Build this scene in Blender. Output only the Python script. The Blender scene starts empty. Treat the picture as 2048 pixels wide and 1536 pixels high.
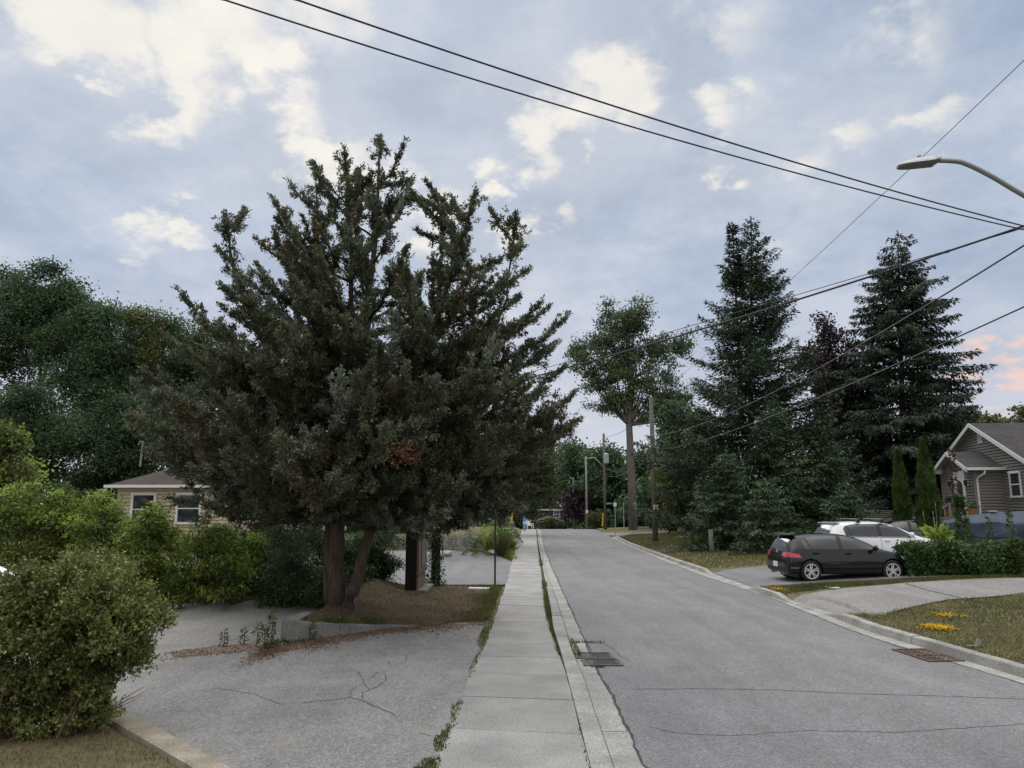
import bpy, bmesh, math, random
import numpy as np
from mathutils import Vector, Matrix
from mathutils.bvhtree import BVHTree
from mathutils.geometry import tessellate_polygon

random.seed(7)
R = np.random.default_rng(11)
S = bpy.context.scene
COL = S.collection
F = 1500.0; TH = math.atan(254 / F); CT, ST = math.cos(TH), math.sin(TH); H = 2.35
rad = math.radians

# ------------------------------------------------------------------ survey helpers (photo pixel -> place on the ground)
def ray(px, py):
    u = (px - 1024) / F; v = (768 - py) / F
    return (u, CT - v * ST, ST + v * CT)
def at(px, py, Y):
    d = ray(px, py); t = Y / d[1]
    return Vector((d[0] * t, Y, H + d[2] * t))
def G(px, py, z=0.0):
    d = ray(px, py); t = (z - H) / d[2]
    return Vector((d[0] * t, d[1] * t, z))
def line_x(pts):
    q = sorted([(G(*p).y, G(*p).x) for p in pts])
    ys = np.array([a for a, b in q]); xs = np.array([b for a, b in q])
    s0 = (xs[2] - xs[0]) / (ys[2] - ys[0]); s1 = (xs[-1] - xs[-3]) / (ys[-1] - ys[-3])
    ys = np.concatenate([[ys[0] - 30], ys, [ys[-1] + 80]])
    xs = np.concatenate([[xs[0] - 30 * s0], xs, [xs[-1] + 80 * s1]])
    def f(Y): return np.interp(Y, ys, xs)
    return f
WALK_L = line_x([(882, 1508), (899, 1462), (920, 1409), (940, 1352), (969, 1288), (993, 1227), (1012, 1168), (1021, 1135), (1034, 1087), (1041, 1070)])
WALK_R = line_x([(1180, 1536), (1155, 1437), (1130, 1341), (1102, 1262), (1092, 1222), (1083, 1149), (1076, 1096), (1073, 1070)])
KERB_LB = line_x([(1181.5, 1536), (1156.5, 1437), (1131.5, 1341), (1107, 1262), (1102, 1222), (1088, 1149), (1078, 1096), (1075, 1070)])
KERB_LF = line_x([(1228, 1536), (1204, 1464), (1188, 1420), (1169, 1358), (1144, 1299), (1130, 1250), (1103, 1171), (1093, 1145), (1082, 1100), (1078, 1070)])
ROAD_L = line_x([(1289, 1536), (1248, 1448), (1232, 1411), (1193, 1341), (1169, 1281), (1159, 1258), (1137, 1210), (1120, 1173), (1103, 1135), (1087, 1092), (1083, 1070)])
ROAD_R = line_x([(2048, 1369), (1740, 1275), (1672, 1249), (1542, 1196), (1400, 1150), (1349, 1130), (1297, 1109), (1256, 1092), (1218, 1072)])
KERB_R = line_x([(2048, 1357), (1740, 1264), (1670, 1237), (1508, 1183), (1409, 1146), (1349, 1125), (1297, 1105), (1256, 1089), (1218, 1069)])

def sst(a, b, x):
    t = np.clip((x - a) / (b - a), 0, 1); return t * t * (3 - 2 * t)
WA = G(582, 1287); WB = G(815, 1252)
def wall_y(x):
    return np.interp(x, [WA.x, WB.x, WB.x + 2.2], [WA.y, WB.y, WB.y + .35])
def hgt(x, y):
    x = np.asarray(x, float); y = np.asarray(y, float)
    z = np.zeros(np.broadcast(x, y).shape)
    dr = x - (KERB_R(y) + .17)
    zr = .12 + .05 * np.clip(dr, 0, 3) + .028 * np.clip(dr - 3, 0, 14) + .03 * np.sin(x * .9 + y * .35) * sst(1, 4, dr)
    zr = zr * (1 - .85 * sst(70, 74, y) * (1 - sst(83, 87, y)))
    zr = zr + .5 * sst(30, 55, y) * sst(2, 8, dr) * (1 - sst(66, 72, y))
    z = np.where(dr > 0, zr, z)
    dl = WALK_L(y) - x
    yw = wall_y(x)
    bank = (.03 + .44 * np.clip(dl / 3.7, 0, 1) ** 3.2) * sst(0, .5, y - yw) * (1 - sst(22, 24.6, y))
    bank = np.where(x < WA.x, .25 * sst(18.6, 20, y) * (1 - sst(23, 25, y)), bank)
    gard = .3 * sst(36.3, 38, y) * sst(0, 1.2, dl)
    hl = .6 * sst(21, 30, y) * sst(7, 9, dl)
    fl = .05 * (1 - sst(7.6, 8.4, y)) * sst(3.2, 4.2, -x)
    z = np.where(dl > 0, np.maximum(np.maximum(bank, gard), hl) + fl, z)
    z = z - .03 * np.clip(y - 100, 0, 90)
    return z
def hz(x, y): return float(hgt(x, y))
def B(px, py):
    d = ray(px, py); t = 4.0
    while t < 400:
        x, y, zz = d[0] * t, d[1] * t, H + d[2] * t
        if zz <= hz(x, y): break
        t += .05
    return Vector((d[0] * t, d[1] * t, hz(d[0] * t, d[1] * t)))

# ------------------------------------------------------------------ object helpers
def tag(o, label=None, cat=None, group=None, kind=None):
    if label: o['label'] = label
    if cat: o['category'] = cat
    if group: o['group'] = group
    if kind: o['kind'] = kind
    return o
def empty(name, loc, rz=0, label=None, cat=None, group=None):
    o = bpy.data.objects.new(name, None); COL.objects.link(o)
    o.location = loc; o.rotation_euler = (0, 0, rz); o.empty_display_size = .2
    return tag(o, label, cat, group)
def link(name, me, mats, parent=None, loc=None):
    if not isinstance(mats, (list, tuple)): mats = [mats]
    for m in mats: me.materials.append(m)
    o = bpy.data.objects.new(name, me); COL.objects.link(o)
    if parent: o.parent = parent
    if loc is not None: o.location = loc
    return o
class MB:
    def __init__(s): s.v = []; s.f = []; s.mi = []; s.cur = 0; s.endmat = 0
    def quad(s, *p):
        n = len(s.v); s.v += [tuple(q) for q in p]; s.f.append(tuple(range(n, n + len(p)))); s.mi.append(s.cur); return s
    def box(s, c, d, rz=0, rx=0, ry=0):
        M = Matrix.Translation(c) @ Matrix.Rotation(rz, 4, 'Z') @ Matrix.Rotation(ry, 4, 'Y') @ Matrix.Rotation(rx, 4, 'X')
        n = len(s.v); h = [q / 2 for q in d]
        for X in (-1, 1):
            for Y in (-1, 1):
                for Z in (-1, 1): s.v.append(tuple(M @ Vector((X * h[0], Y * h[1], Z * h[2]))))
        for f in ((0, 1, 3, 2), (4, 6, 7, 5), (0, 4, 5, 1), (2, 3, 7, 6), (0, 2, 6, 4), (1, 5, 7, 3)):
            s.f.append(tuple(n + i for i in f)); s.mi.append(s.cur)
        return s
    def bar(s, a, b, w, h=None):
        a = Vector(a); b = Vector(b); d = b - a; L = d.length
        q = d.to_track_quat('X', 'Z').to_matrix().to_4x4(); M = Matrix.Translation((a + b) / 2) @ q
        n = len(s.v); h = h or w
        for X in (-1, 1):
            for Y in (-1, 1):
                for Z in (-1, 1): s.v.append(tuple(M @ Vector((X * L / 2, Y * w / 2, Z * h / 2))))
        for f in ((0, 1, 3, 2), (4, 6, 7, 5), (0, 4, 5, 1), (2, 3, 7, 6), (0, 2, 6, 4), (1, 5, 7, 3)):
            s.f.append(tuple(n + i for i in f)); s.mi.append(s.cur)
        return s
    def tube(s, pts, rs, k=8, cap=True):
        pts = [Vector(p) for p in pts]
        if not isinstance(rs, (list, tuple, np.ndarray)): rs = [rs] * len(pts)
        n0 = len(s.v); up = Vector((.13, .21, .97))
        for i, p in enumerate(pts):
            t = (pts[min(i + 1, len(pts) - 1)] - pts[max(i - 1, 0)])
            if t.length < 1e-9: t = Vector((0, 0, 1))
            t.normalize(); r = up if abs(t.dot(up)) < .95 else Vector((1, 0, 0))
            a = t.cross(r).normalized(); b = t.cross(a)
            for j in range(k):
                w = 2 * math.pi * j / k; s.v.append(tuple(p + (a * math.cos(w) + b * math.sin(w)) * float(rs[i])))
        for i in range(len(pts) - 1):
            for j in range(k):
                a = n0 + i * k + j; b = n0 + i * k + (j + 1) % k
                s.f.append((a, b, b + k, a + k)); s.mi.append(s.cur)
        if cap:
            s.f.append(tuple(n0 + j for j in range(k))[::-1]); s.mi.append(s.cur)
            e = n0 + (len(pts) - 1) * k; s.f.append(tuple(e + j for j in range(k))); s.mi.append(s.cur)
        return s
    def lathe(s, prof, k=24, M=None):
        M = M or Matrix(); n0 = len(s.v)
        for (r, z) in prof:
            for j in range(k):
                w = 2 * math.pi * j / k; s.v.append(tuple(M @ Vector((r * math.cos(w), r * math.sin(w), z))))
        for i in range(len(prof) - 1):
            for j in range(k):
                a = n0 + i * k + j; b = n0 + i * k + (j + 1) % k
                s.f.append((a, b, b + k, a + k)); s.mi.append(s.cur)
        return s
    def prism(s, poly, d):
        d = Vector(d); n = len(poly); n0 = len(s.v); s.v += [tuple(p) for p in poly] + [tuple(Vector(p) + d) for p in poly]
        s.f.append(tuple(n0 + i for i in range(n))[::-1]); s.f.append(tuple(n0 + n + i for i in range(n))); s.mi += [s.cur] * 2
        for i in range(n):
            j = (i + 1) % n; s.f.append((n0 + i, n0 + j, n0 + n + j, n0 + n + i)); s.mi.append(s.cur)
        return s
    def build(s, name, mats, parent=None, loc=None, smooth=False):
        me = bpy.data.meshes.new(name); me.from_pydata(s.v, [], s.f)
        if any(s.mi): me.polygons.foreach_set('material_index', s.mi)
        bm = bmesh.new(); bm.from_mesh(me); bmesh.ops.recalc_face_normals(bm, faces=bm.faces); bm.to_mesh(me); bm.free()
        if smooth: me.polygons.foreach_set('use_smooth', [True] * len(me.polygons))
        me.update()
        return link(name, me, mats, parent, loc)
def quads_mesh(name, V, mats, parent=None, loc=None, mi=None):
    """V: (N,4,3) array, N loose quads as one mesh"""
    n = len(V); me = bpy.data.meshes.new(name)
    me.vertices.add(n * 4); me.vertices.foreach_set('co', np.ascontiguousarray(V, dtype=np.float32).ravel())
    me.loops.add(n * 4); me.loops.foreach_set('vertex_index', np.arange(n * 4, dtype=np.int32))
    me.polygons.add(n); me.polygons.foreach_set('loop_start', np.arange(n, dtype=np.int32) * 4)
    me.polygons.foreach_set('loop_total', np.full(n, 4, dtype=np.int32))
    if mi is not None: me.polygons.foreach_set('material_index', np.asarray(mi, dtype=np.int32))
    me.update(calc_edges=True)
    return link(name, me, mats, parent, loc)
def unit(a): return a / np.maximum(np.linalg.norm(a, axis=-1, keepdims=True), 1e-9)
def leaves(P, D, L, W, fold=.25, flat=0.):
    n = len(P); D = unit(D); L = np.broadcast_to(L, n)[:, None]; W = np.broadcast_to(W, n)[:, None]
    s = unit(np.cross(D, unit(R.normal(size=(n, 3))) + np.array([0, 0, flat]))); nn = np.cross(s, D)
    m = P + D * L * .45
    return np.stack([P, m + s * W * .5 + nn * W * fold, P + D * L, m - s * W * .5 + nn * W * fold], axis=1)
def gridmesh(X, Y, Z):
    ny, nx = X.shape; v = np.stack([X, Y, Z], -1).reshape(-1, 3)
    i = np.arange(ny * nx).reshape(ny, nx)
    f = np.stack([i[:-1, :-1], i[:-1, 1:], i[1:, 1:], i[1:, :-1]], -1).reshape(-1, 4)
    me = bpy.data.meshes.new('grid'); me.from_pydata(v.tolist(), [], f.tolist()); return me

# ------------------------------------------------------------------ materials
def newmat(name):
    m = bpy.data.materials.new(name); m.use_nodes = True; nt = m.node_tree
    return m, nt, nt.nodes['Principled BSDF']
def nd(nt, typ, **kw):
    n = nt.nodes.new(typ)
    for k, v in kw.items():
        if k == 'ins':
            for a, b in v.items(): n.inputs[a].default_value = b
        else: setattr(n, k, v)
    return n
def ramp(nt, src, stops):
    r = nt.nodes.new('ShaderNodeValToRGB'); e = r.color_ramp.elements
    while len(e) < len(stops): e.new(.5)
    for i, (p, c) in enumerate(stops):
        e[i].position = p; e[i].color = (*c, 1) if len(c) == 3 else c
    nt.links.new(src, r.inputs[0]); return r.outputs[0]
def noise(nt, scale, detail=4, rough=.55, vec=None, out='Fac'):
    n = nd(nt, 'ShaderNodeTexNoise', ins={'Scale': scale, 'Detail': detail, 'Roughness': rough})
    if vec: nt.links.new(vec, n.inputs['Vector'])
    return n.outputs[out]
def coord(nt, scale=None, out='Object'):
    c = nt.nodes.new('ShaderNodeTexCoord').outputs[out]
    if scale:
        m = nd(nt, 'ShaderNodeMapping'); m.inputs['Scale'].default_value = scale; nt.links.new(c, m.inputs['Vector']); c = m.outputs[0]
    return c
def mixc(nt, fac, a, b, mode='MIX'):
    n = nd(nt, 'ShaderNodeMix', data_type='RGBA', blend_type=mode)
    for sock, v in ((n.inputs[0], fac), (n.inputs[6], a), (n.inputs[7], b)):
        if isinstance(v, (int, float)): sock.default_value = v
        elif isinstance(v, tuple): sock.default_value = (*v, 1) if len(v) == 3 else v
        else: nt.links.new(v, sock)
    return n.outputs[2]
def bump(nt, b, src, strength, dist):
    n = nd(nt, 'ShaderNodeBump', ins={'Strength': strength, 'Distance': dist}); nt.links.new(src, n.inputs['Height']); nt.links.new(n.outputs[0], b.inputs['Normal'])
def pmat(name, c1, c2, scale=3, rough=.7, bscale=None, bstr=.3, bdist=.01, metal=0, spec=.3, stretch=None, fine=None, coat=0, island=0):
    m, nt, b = newmat(name); co = coord(nt, stretch)
    col = ramp(nt, noise(nt, scale, 5, .6, co), [(.3, c1), (.7, c2)])
    if fine:
        f = noise(nt, fine[0], 2, .6, co); col = mixc(nt, fine[1], col, ramp(nt, f, [(.35, (.25,) * 3), (.65, (.8,) * 3)]), 'OVERLAY')
    if island:
        g = nt.nodes.new('ShaderNodeNewGeometry'); col = mixc(nt, island, col, ramp(nt, g.outputs['Random Per Island'], [(0, (.3,) * 3), (1, (.7,) * 3)]), 'OVERLAY')
    nt.links.new(col, b.inputs['Base Color'])
    b.inputs['Roughness'].default_value = rough; b.inputs['Metallic'].default_value = metal; b.inputs['Specular IOR Level'].default_value = spec
    if coat: b.inputs['Coat Weight'].default_value = coat; b.inputs['Coat Roughness'].default_value = .03
    if bscale: bump(nt, b, noise(nt, bscale, 5, .65, co), bstr, bdist)
    return m
def leafmat(name, cols, clump=.9, trans=.25, rough=.55, spec=.25, cl=.35):
    """cols: 3 tones spread leaf by leaf; a soft noise lets whole sprays differ in tone"""
    m, nt, b = newmat(name); g = nt.nodes.new('ShaderNodeNewGeometry')
    k = len(cols)
    col = ramp(nt, g.outputs['Random Per Island'], [(i / (k - 1), c) for i, c in enumerate(cols)])
    n = ramp(nt, noise(nt, clump, 3, .6, coord(nt)), [(.35, (.5 - cl,) * 3), (.65, (.5 + cl,) * 3)])
    col = mixc(nt, 1.0, col, n, 'OVERLAY')
    nt.links.new(col, b.inputs['Base Color']); b.inputs['Roughness'].default_value = rough; b.inputs['Specular IOR Level'].default_value = spec
    t = nt.nodes.new('ShaderNodeBsdfTranslucent'); nt.links.new(col, t.inputs['Color'])
    mx = nd(nt, 'ShaderNodeMixShader', ins={0: trans}); nt.links.new(b.outputs[0], mx.inputs[1]); nt.links.new(t.outputs[0], mx.inputs[2])
    nt.links.new(mx.outputs[0], nt.nodes['Material Output'].inputs['Surface'])
    return m
def asphalt(name, c1, c2, stones=.5, warm=None, wear=(.35, 1.2)):
    m, nt, b = newmat(name); co = coord(nt)
    big = noise(nt, .22, 5, .65, co); mid = noise(nt, 1.7, 6, .7, coord(nt, (1, .35, 1)))
    col = ramp(nt, big, [(.3, c1), (.7, c2)])
    col = mixc(nt, .3, col, ramp(nt, mid, [(.35, (.32,) * 3), (.68, (.68,) * 3)]), 'OVERLAY')
    v = nd(nt, 'ShaderNodeTexVoronoi', feature='F1', ins={'Scale': 85.0}); nt.links.new(co, v.inputs['Vector'])
    sp = ramp(nt, v.outputs['Color'], [(.22, (.45,) * 3), (.42, (.85,) * 3), (.6, (1.08,) * 3), (.78, (1.75,) * 3)])
    col = mixc(nt, stones, col, sp, 'MULTIPLY')
    v2 = nd(nt, 'ShaderNodeTexVoronoi', feature='F1', ins={'Scale': 38.0}); nt.links.new(co, v2.inputs['Vector'])
    col = mixc(nt, stones * .8, col, ramp(nt, v2.outputs['Color'], [(.22, (.62,) * 3), (.5, (1.0,) * 3), (.78, (1.5,) * 3)]), 'MULTIPLY')
    tr_ = noise(nt, 1.1, 3, .5, coord(nt, (1.3, .035, 1))); col = mixc(nt, .28, col, ramp(nt, tr_, [(.35, (.36,) * 3), (.65, (.64,) * 3)]), 'OVERLAY')
    st_ = noise(nt, .55, 6, .72, co); col = mixc(nt, .35, col, ramp(nt, st_, [(.28, (.3,) * 3), (.42, (.5,) * 3), (.6, (.5,) * 3), (.75, (.62,) * 3)]), 'OVERLAY')
    if warm: col = mixc(nt, ramp(nt, noise(nt, .8, 5, .7, co), [(.52, (0,) * 3), (.7, (.7,) * 3)]), col, warm)
    nt.links.new(col, b.inputs['Base Color']); b.inputs['Roughness'].default_value = .85; b.inputs['Specular IOR Level'].default_value = .25
    bump(nt, b, v.outputs['Distance'], .35, .006)
    return m
def bark(name, c1, c2, sc=6):
    m, nt, b = newmat(name); co = coord(nt, (sc, sc, sc * .18))
    n = noise(nt, 2.2, 7, .7, co)
    nt.links.new(ramp(nt, n, [(.33, c1), (.66, c2)]), b.inputs['Base Color']); b.inputs['Roughness'].default_value = .95; b.inputs['Specular IOR Level'].default_value = .1
    bump(nt, b, n, .9, .03); return m
def shingle(name, c1, c2):
    m, nt, b = newmat(name); co = coord(nt)
    n = noise(nt, 7, 4, .7, coord(nt, (1, 1, .4))); n2 = noise(nt, .9, 4, .6, co)
    col = mixc(nt, .6, ramp(nt, n2, [(.3, c1), (.7, c2)]), ramp(nt, n, [(.35, (.3,) * 3), (.65, (.7,) * 3)]), 'OVERLAY')
    w = nd(nt, 'ShaderNodeTexWave', wave_type='BANDS', bands_direction='Z', wave_profile='SAW', ins={'Scale': 2.6, 'Distortion': .4, 'Detail': 1}); nt.links.new(co, w.inputs['Vector'])
    col = mixc(nt, .35, col, ramp(nt, w.outputs['Fac'], [(0, (.25,) * 3), (.2, (.5,) * 3), (1, (.55,) * 3)]), 'OVERLAY')
    nt.links.new(col, b.inputs['Base Color']); b.inputs['Roughness'].default_value = .9; b.inputs['Specular IOR Level'].default_value = .2
    bump(nt, b, w.outputs['Fac'], .4, .01); return m
def flat(name, c, rough=.5, metal=0, spec=.5, coat=0):
    m, nt, b = newmat(name); b.inputs['Roughness'].default_value = rough; b.inputs['Metallic'].default_value = metal; b.inputs['Specular IOR Level'].default_value = spec
    n = noise(nt, 9, 3, .6, coord(nt)); nt.links.new(mixc(nt, .25, c, ramp(nt, n, [(.3, (.4,) * 3), (.7, (.6,) * 3)]), 'OVERLAY'), b.inputs['Base Color'])
    if coat: b.inputs['Coat Weight'].default_value = coat; b.inputs['Coat Roughness'].default_value = .04
    return m
M = {}
M['road'] = asphalt('road_asphalt', (.15, .152, .157), (.195, .197, .202), .4)
M['drive'] = asphalt('old_driveway_asphalt', (.165, .163, .162), (.245, .24, .232), .5, (.29, .275, .25))
M['lot'] = asphalt('worn_gravel_asphalt', (.2, .196, .188), (.285, .278, .265), .5, (.34, .33, .31))
M['drive2'] = asphalt('dark_driveway_asphalt', (.15, .152, .16), (.175, .177, .185), .3)
M['drive3'] = asphalt('pale_driveway_asphalt', (.175, .172, .168), (.225, .22, .213), .6, (.3, .285, .26))
M['walk'] = pmat('sidewalk_concrete', (.215, .213, .205), (.33, .326, .312), 1.1, .85, 60, .3, .005, fine=(55, .5), island=.16)
M['kerb'] = pmat('kerb_concrete', (.2, .198, .188), (.36, .355, .335), 1.4, .9, 50, .4, .006, fine=(45, .5), island=.25)
M['kerbold'] = pmat('mossy_kerb_concrete', (.2, .175, .13), (.34, .31, .245), 2.5, .9, 40, .5, .008, fine=(50, .5))
M['wallc'] = pmat('retaining_wall_concrete', (.13, .128, .115), (.24, .235, .215), 2, .9, 30, .5, .01, fine=(25, .4))
M['gap'] = pmat('joint_dirt', (.03, .028, .022), (.06, .055, .045), 20, 1)
M['crack'] = pmat('crack_tar', (.035, .035, .036), (.07, .07, .07), 30, .8)
def ground_mat(name, a, b_, c, s1=.5, s2=9, bs=60, bstr=.6):
    m, nt, b = newmat(name); co = coord(nt)
    col = ramp(nt, noise(nt, s1, 6, .65, co), [(.3, a), (.5, b_), (.72, c)])
    col = mixc(nt, .55, col, ramp(nt, noise(nt, s2, 5, .7, co), [(.3, (.22,) * 3), (.7, (.75,) * 3)]), 'OVERLAY')
    nt.links.new(col, b.inputs['Base Color']); b.inputs['Roughness'].default_value = 1; b.inputs['Specular IOR Level'].default_value = .05
    bump(nt, b, noise(nt, bs, 4, .7, co), bstr, .03); return m
M['ground'] = ground_mat('dry_lawn_soil', (.1, .095, .05), (.15, .135, .075), (.19, .165, .095))
M['litter'] = ground_mat('needle_litter_soil', (.07, .054, .038), (.108, .085, .056), (.14, .12, .078), .9, 14)
M['rust'] = ground_mat('rusty_needle_drift', (.15, .085, .05), (.2, .125, .08), (.24, .17, .12), 2, 25)
M['dirt'] = ground_mat('reddish_dirt', (.2, .165, .135), (.25, .21, .175), (.29, .25, .215), 1.5, 18)
M['mulch'] = ground_mat('dark_mulch', (.03, .026, .022), (.05, .044, .036), (.07, .06, .05), 2, 20)
M['blade'] = leafmat('dry_grass_blades', [(.19, .16, .09), (.14, .12, .06), (.09, .1, .035), (.22, .19, .115)], .7, .2, .8, .1, .2)
M['bladeg'] = leafmat('green_grass_blades', [(.09, .115, .03), (.065, .1, .025), (.13, .14, .05)], 1.2, .3, .7, .15, .25)
M['weed'] = leafmat('weed_leaves', [(.1, .14, .03), (.07, .11, .025), (.14, .16, .05), (.16, .13, .06)], 2, .3, .7, .2, .25)
M['needle'] = leafmat('brown_needles', [(.2, .13, .09), (.15, .1, .065), (.24, .175, .12)], 2, .1, .9, .05, .2)
M['jun'] = leafmat('juniper_sprays', [(.09, .115, .066), (.125, .152, .092), (.105, .11, .056), (.16, .182, .125)], 1.1, .26, .6, .25, .22)
M['junf'] = leafmat('frosty_juniper_sprays', [(.15, .18, .135), (.18, .21, .165), (.22, .245, .2)], 1.1, .15, .6, .3, .2)
M['junb'] = leafmat('brownish_juniper_sprays', [(.12, .1, .066), (.15, .125, .08), (.115, .115, .066)], 1.1, .15, .7, .2, .2)
M['jund'] = leafmat('dead_juniper_sprays', [(.17, .075, .045), (.22, .1, .06), (.14, .07, .045)], 2, .2, .8, .1, .2)
M['fir'] = leafmat('fir_needles', [(.034, .06, .034), (.052, .085, .048), (.07, .102, .058)], .8, .15, .6, .25, .25)
M['spr'] = leafmat('spruce_needles', [(.03, .05, .033), (.046, .068, .044), (.06, .082, .052)], .6, .15, .6, .25, .25)
M['spg'] = leafmat('young_spruce_needles', [(.05, .085, .046), (.075, .122, .062), (.1, .145, .072)], .7, .15, .6, .25, .3)
M['map'] = leafmat('maple_leaves', [(.065, .1, .055), (.09, .13, .068), (.125, .16, .088)], .35, .3, .6, .25, .28)
M['dec'] = leafmat('dark_broad_leaves', [(.042, .085, .044), (.066, .115, .056), (.1, .145, .064)], .35, .28, .6, .25, .3)
M['decy'] = leafmat('olive_broad_leaves', [(.075, .105, .034), (.11, .14, .042), (.155, .165, .055)], .35, .3, .6, .25, .28)
M['pur'] = leafmat('purple_leaves', [(.03, .018, .03), (.045, .025, .04), (.055, .035, .045)], .5, .2, .55, .3, .25)
M['shrub'] = leafmat('waxy_shrub_leaves', [(.095, .13, .032), (.155, .19, .048), (.28, .28, .095), (.125, .165, .056)], 1.6, .25, .4, .45, .2)
M['lime'] = leafmat('lime_sapling_leaves', [(.19, .28, .05), (.28, .38, .08), (.36, .42, .11)], .8, .45, .55, .25, .25)
M['hedge'] = leafmat('hedge_leaves', [(.04, .085, .025), (.065, .12, .035), (.1, .15, .045)], 1.2, .25, .55, .25, .3)
M['cedar'] = leafmat('cedar_sprays', [(.045, .085, .022), (.065, .115, .03), (.09, .125, .04)], 1.5, .2, .6, .2, .25)
M['silver'] = leafmat('silver_leaves', [(.17, .2, .15), (.24, .26, .21), (.32, .34, .29)], 2, .2, .7, .2, .2)
M['hosta'] = leafmat('hosta_leaves', [(.1, .18, .05), (.16, .25, .07), (.25, .32, .14)], 3, .3, .5, .3, .15)
M['redsp'] = leafmat('reddish_sapling_leaves', [(.09, .04, .045), (.13, .065, .06), (.09, .1, .05)], 2, .25, .6, .2, .15)
M['flower'] = leafmat('yellow_petals', [(.75, .5, .02), (.85, .62, .04), (.7, .42, .02)], 5, .2, .6, .2, .05)
M['whitefl'] = leafmat('white_petals', [(.6, .6, .55), (.7, .7, .66)], 5, .2, .6, .2, .05)
M['barkj'] = bark('juniper_bark', (.05, .038, .03), (.13, .105, .085))
M['barkd'] = bark('dark_bark', (.04, .034, .028), (.09, .078, .065))
M['barkm'] = bark('maple_bark', (.085, .078, .068), (.2, .178, .155), 4)
M['twig'] = bark('twig_bark', (.07, .055, .035), (.13, .11, .075), 10)
M['pole'] = bark('weathered_pole_wood', (.1, .092, .08), (.19, .175, .155), 7)
M['greypole'] = bark('grey_pole_wood', (.2, .195, .18), (.3, .29, .27), 6)
M['board'] = bark('brown_sign_boards', (.15, .1, .075), (.22, .16, .125), 5)
M['darkwood'] = bark('dark_wood', (.012, .011, .011), (.03, .027, .025), 5)
M['deck'] = bark('weathered_deck_wood', (.2, .18, .155), (.32, .29, .26), 7)
M['panel'] = flat('grey_notice_panel', (.1, .105, .11), .4)
M['galv'] = flat('galvanised_steel', (.42, .44, .45), .45, .7)
M['post'] = flat('dark_steel_post', (.09, .095, .095), .5, .6)
M['lampgrey'] = flat('grey_painted_aluminium', (.46, .48, .49), .4, .3)
M['armgrey'] = flat('grey_steel_arm', (.25, .27, .26), .45, .5)
M['lens'] = flat('lamp_underside', (.15, .14, .13), .3)
M['wire'] = flat('cable_black', (.02, .02, .025), .6)
M['iron'] = pmat('cast_iron', (.05, .048, .05), (.12, .115, .12), 12, .55, 80, .3, .003, metal=.7)
M['rusti'] = pmat('rusty_iron', (.09, .06, .05), (.17, .12, .1), 10, .75, 80, .4, .003, metal=.4)
M['pit_shade'] = pmat('drain_pit_shade', (.008, .008, .008), (.015, .015, .014), 5, 1)
M['yellow'] = flat('yellow_guard_plastic', (.75, .5, .03), .45)
M['white'] = flat('white_paint', (.72, .73, .72), .5)
M['whitetr'] = flat('white_trim', (.68, .69, .69), .5)
M['black'] = flat('black_paint', (.02, .02, .02), .5)
M['red'] = flat('red_paint', (.6, .03, .03), .5)
M['green'] = flat('sign_green', (.01, .2, .1), .45)
M['blue'] = flat('blue_cloth', (.12, .35, .62), .7)
M['sidR'] = pmat('taupe_vinyl_siding', (.2, .19, .172), (.24, .228, .207), .8, .6, fine=(30, .1))
M['sidL'] = pmat('cream_siding', (.5, .42, .31), (.58, .5, .38), .8, .65, fine=(30, .12))
M['brick'] = pmat('dark_brick', (.06, .045, .04), (.1, .075, .065), 12, .9, 20, .4, .01)
M['found'] = pmat('foundation_block', (.07, .07, .065), (.12, .12, .11), 3, .9, 20, .4, .01)
M['roofR'] = shingle('charcoal_shingles', (.045, .042, .044), (.075, .07, .072))
M['roofL'] = shingle('brown_shingles', (.05, .036, .034), (.075, .057, .053))
M['soffit'] = flat('soffit', (.34, .33, .31), .7)
M['glass'] = flat('window_glass', (.02, .025, .03), .04, 0, .8)
M['cglass'] = flat('car_glass', (.008, .012, .014), .02, 0, 1.0)
M['inside'] = flat('grey_curtain', (.2, .2, .19), .8)
M['paintD'] = flat('dark_grey_car_paint', (.006, .008, .01), .3, 0, .15, .8)
M['paintW'] = flat('white_car_paint', (.74, .76, .79), .3, 0, .5, 1)
M['paintS'] = flat('silver_car_paint', (.24, .26, .28), .3, .5, .5, 1)
M['paintG'] = flat('charcoal_car_paint', (.045, .05, .06), .3, .3, .5, 1)
M['trim'] = flat('black_car_plastic', (.015, .015, .016), .5)
M['tyre'] = flat('tyre_rubber', (.018, .018, .018), .85)
M['alloy'] = flat('silver_alloy', (.78, .79, .8), .3, .6)
M['tail'] = flat('red_tail_lamp', (.5, .008, .02), .12, 0, .7, 1)
M['head'] = flat('clear_lamp', (.5, .52, .54), .1, .3, .7)
M['tarp'] = pmat('blue_tarpaulin', (.024, .038, .064), (.042, .062, .1), 2.2, .5, 5, .5, .06, spec=.4)
M['hull'] = flat('pale_hull', (.42, .45, .43), .35)
M['rock'] = pmat('garden_stone', (.25, .245, .23), (.42, .41, .39), 4, .9, 12, .7, .03)
M['slab'] = pmat('pale_slab', (.5, .51, .5), (.62, .63, .62), 5, .8)
M['pot'] = flat('terracotta', (.3, .14, .09), .8)

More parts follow.
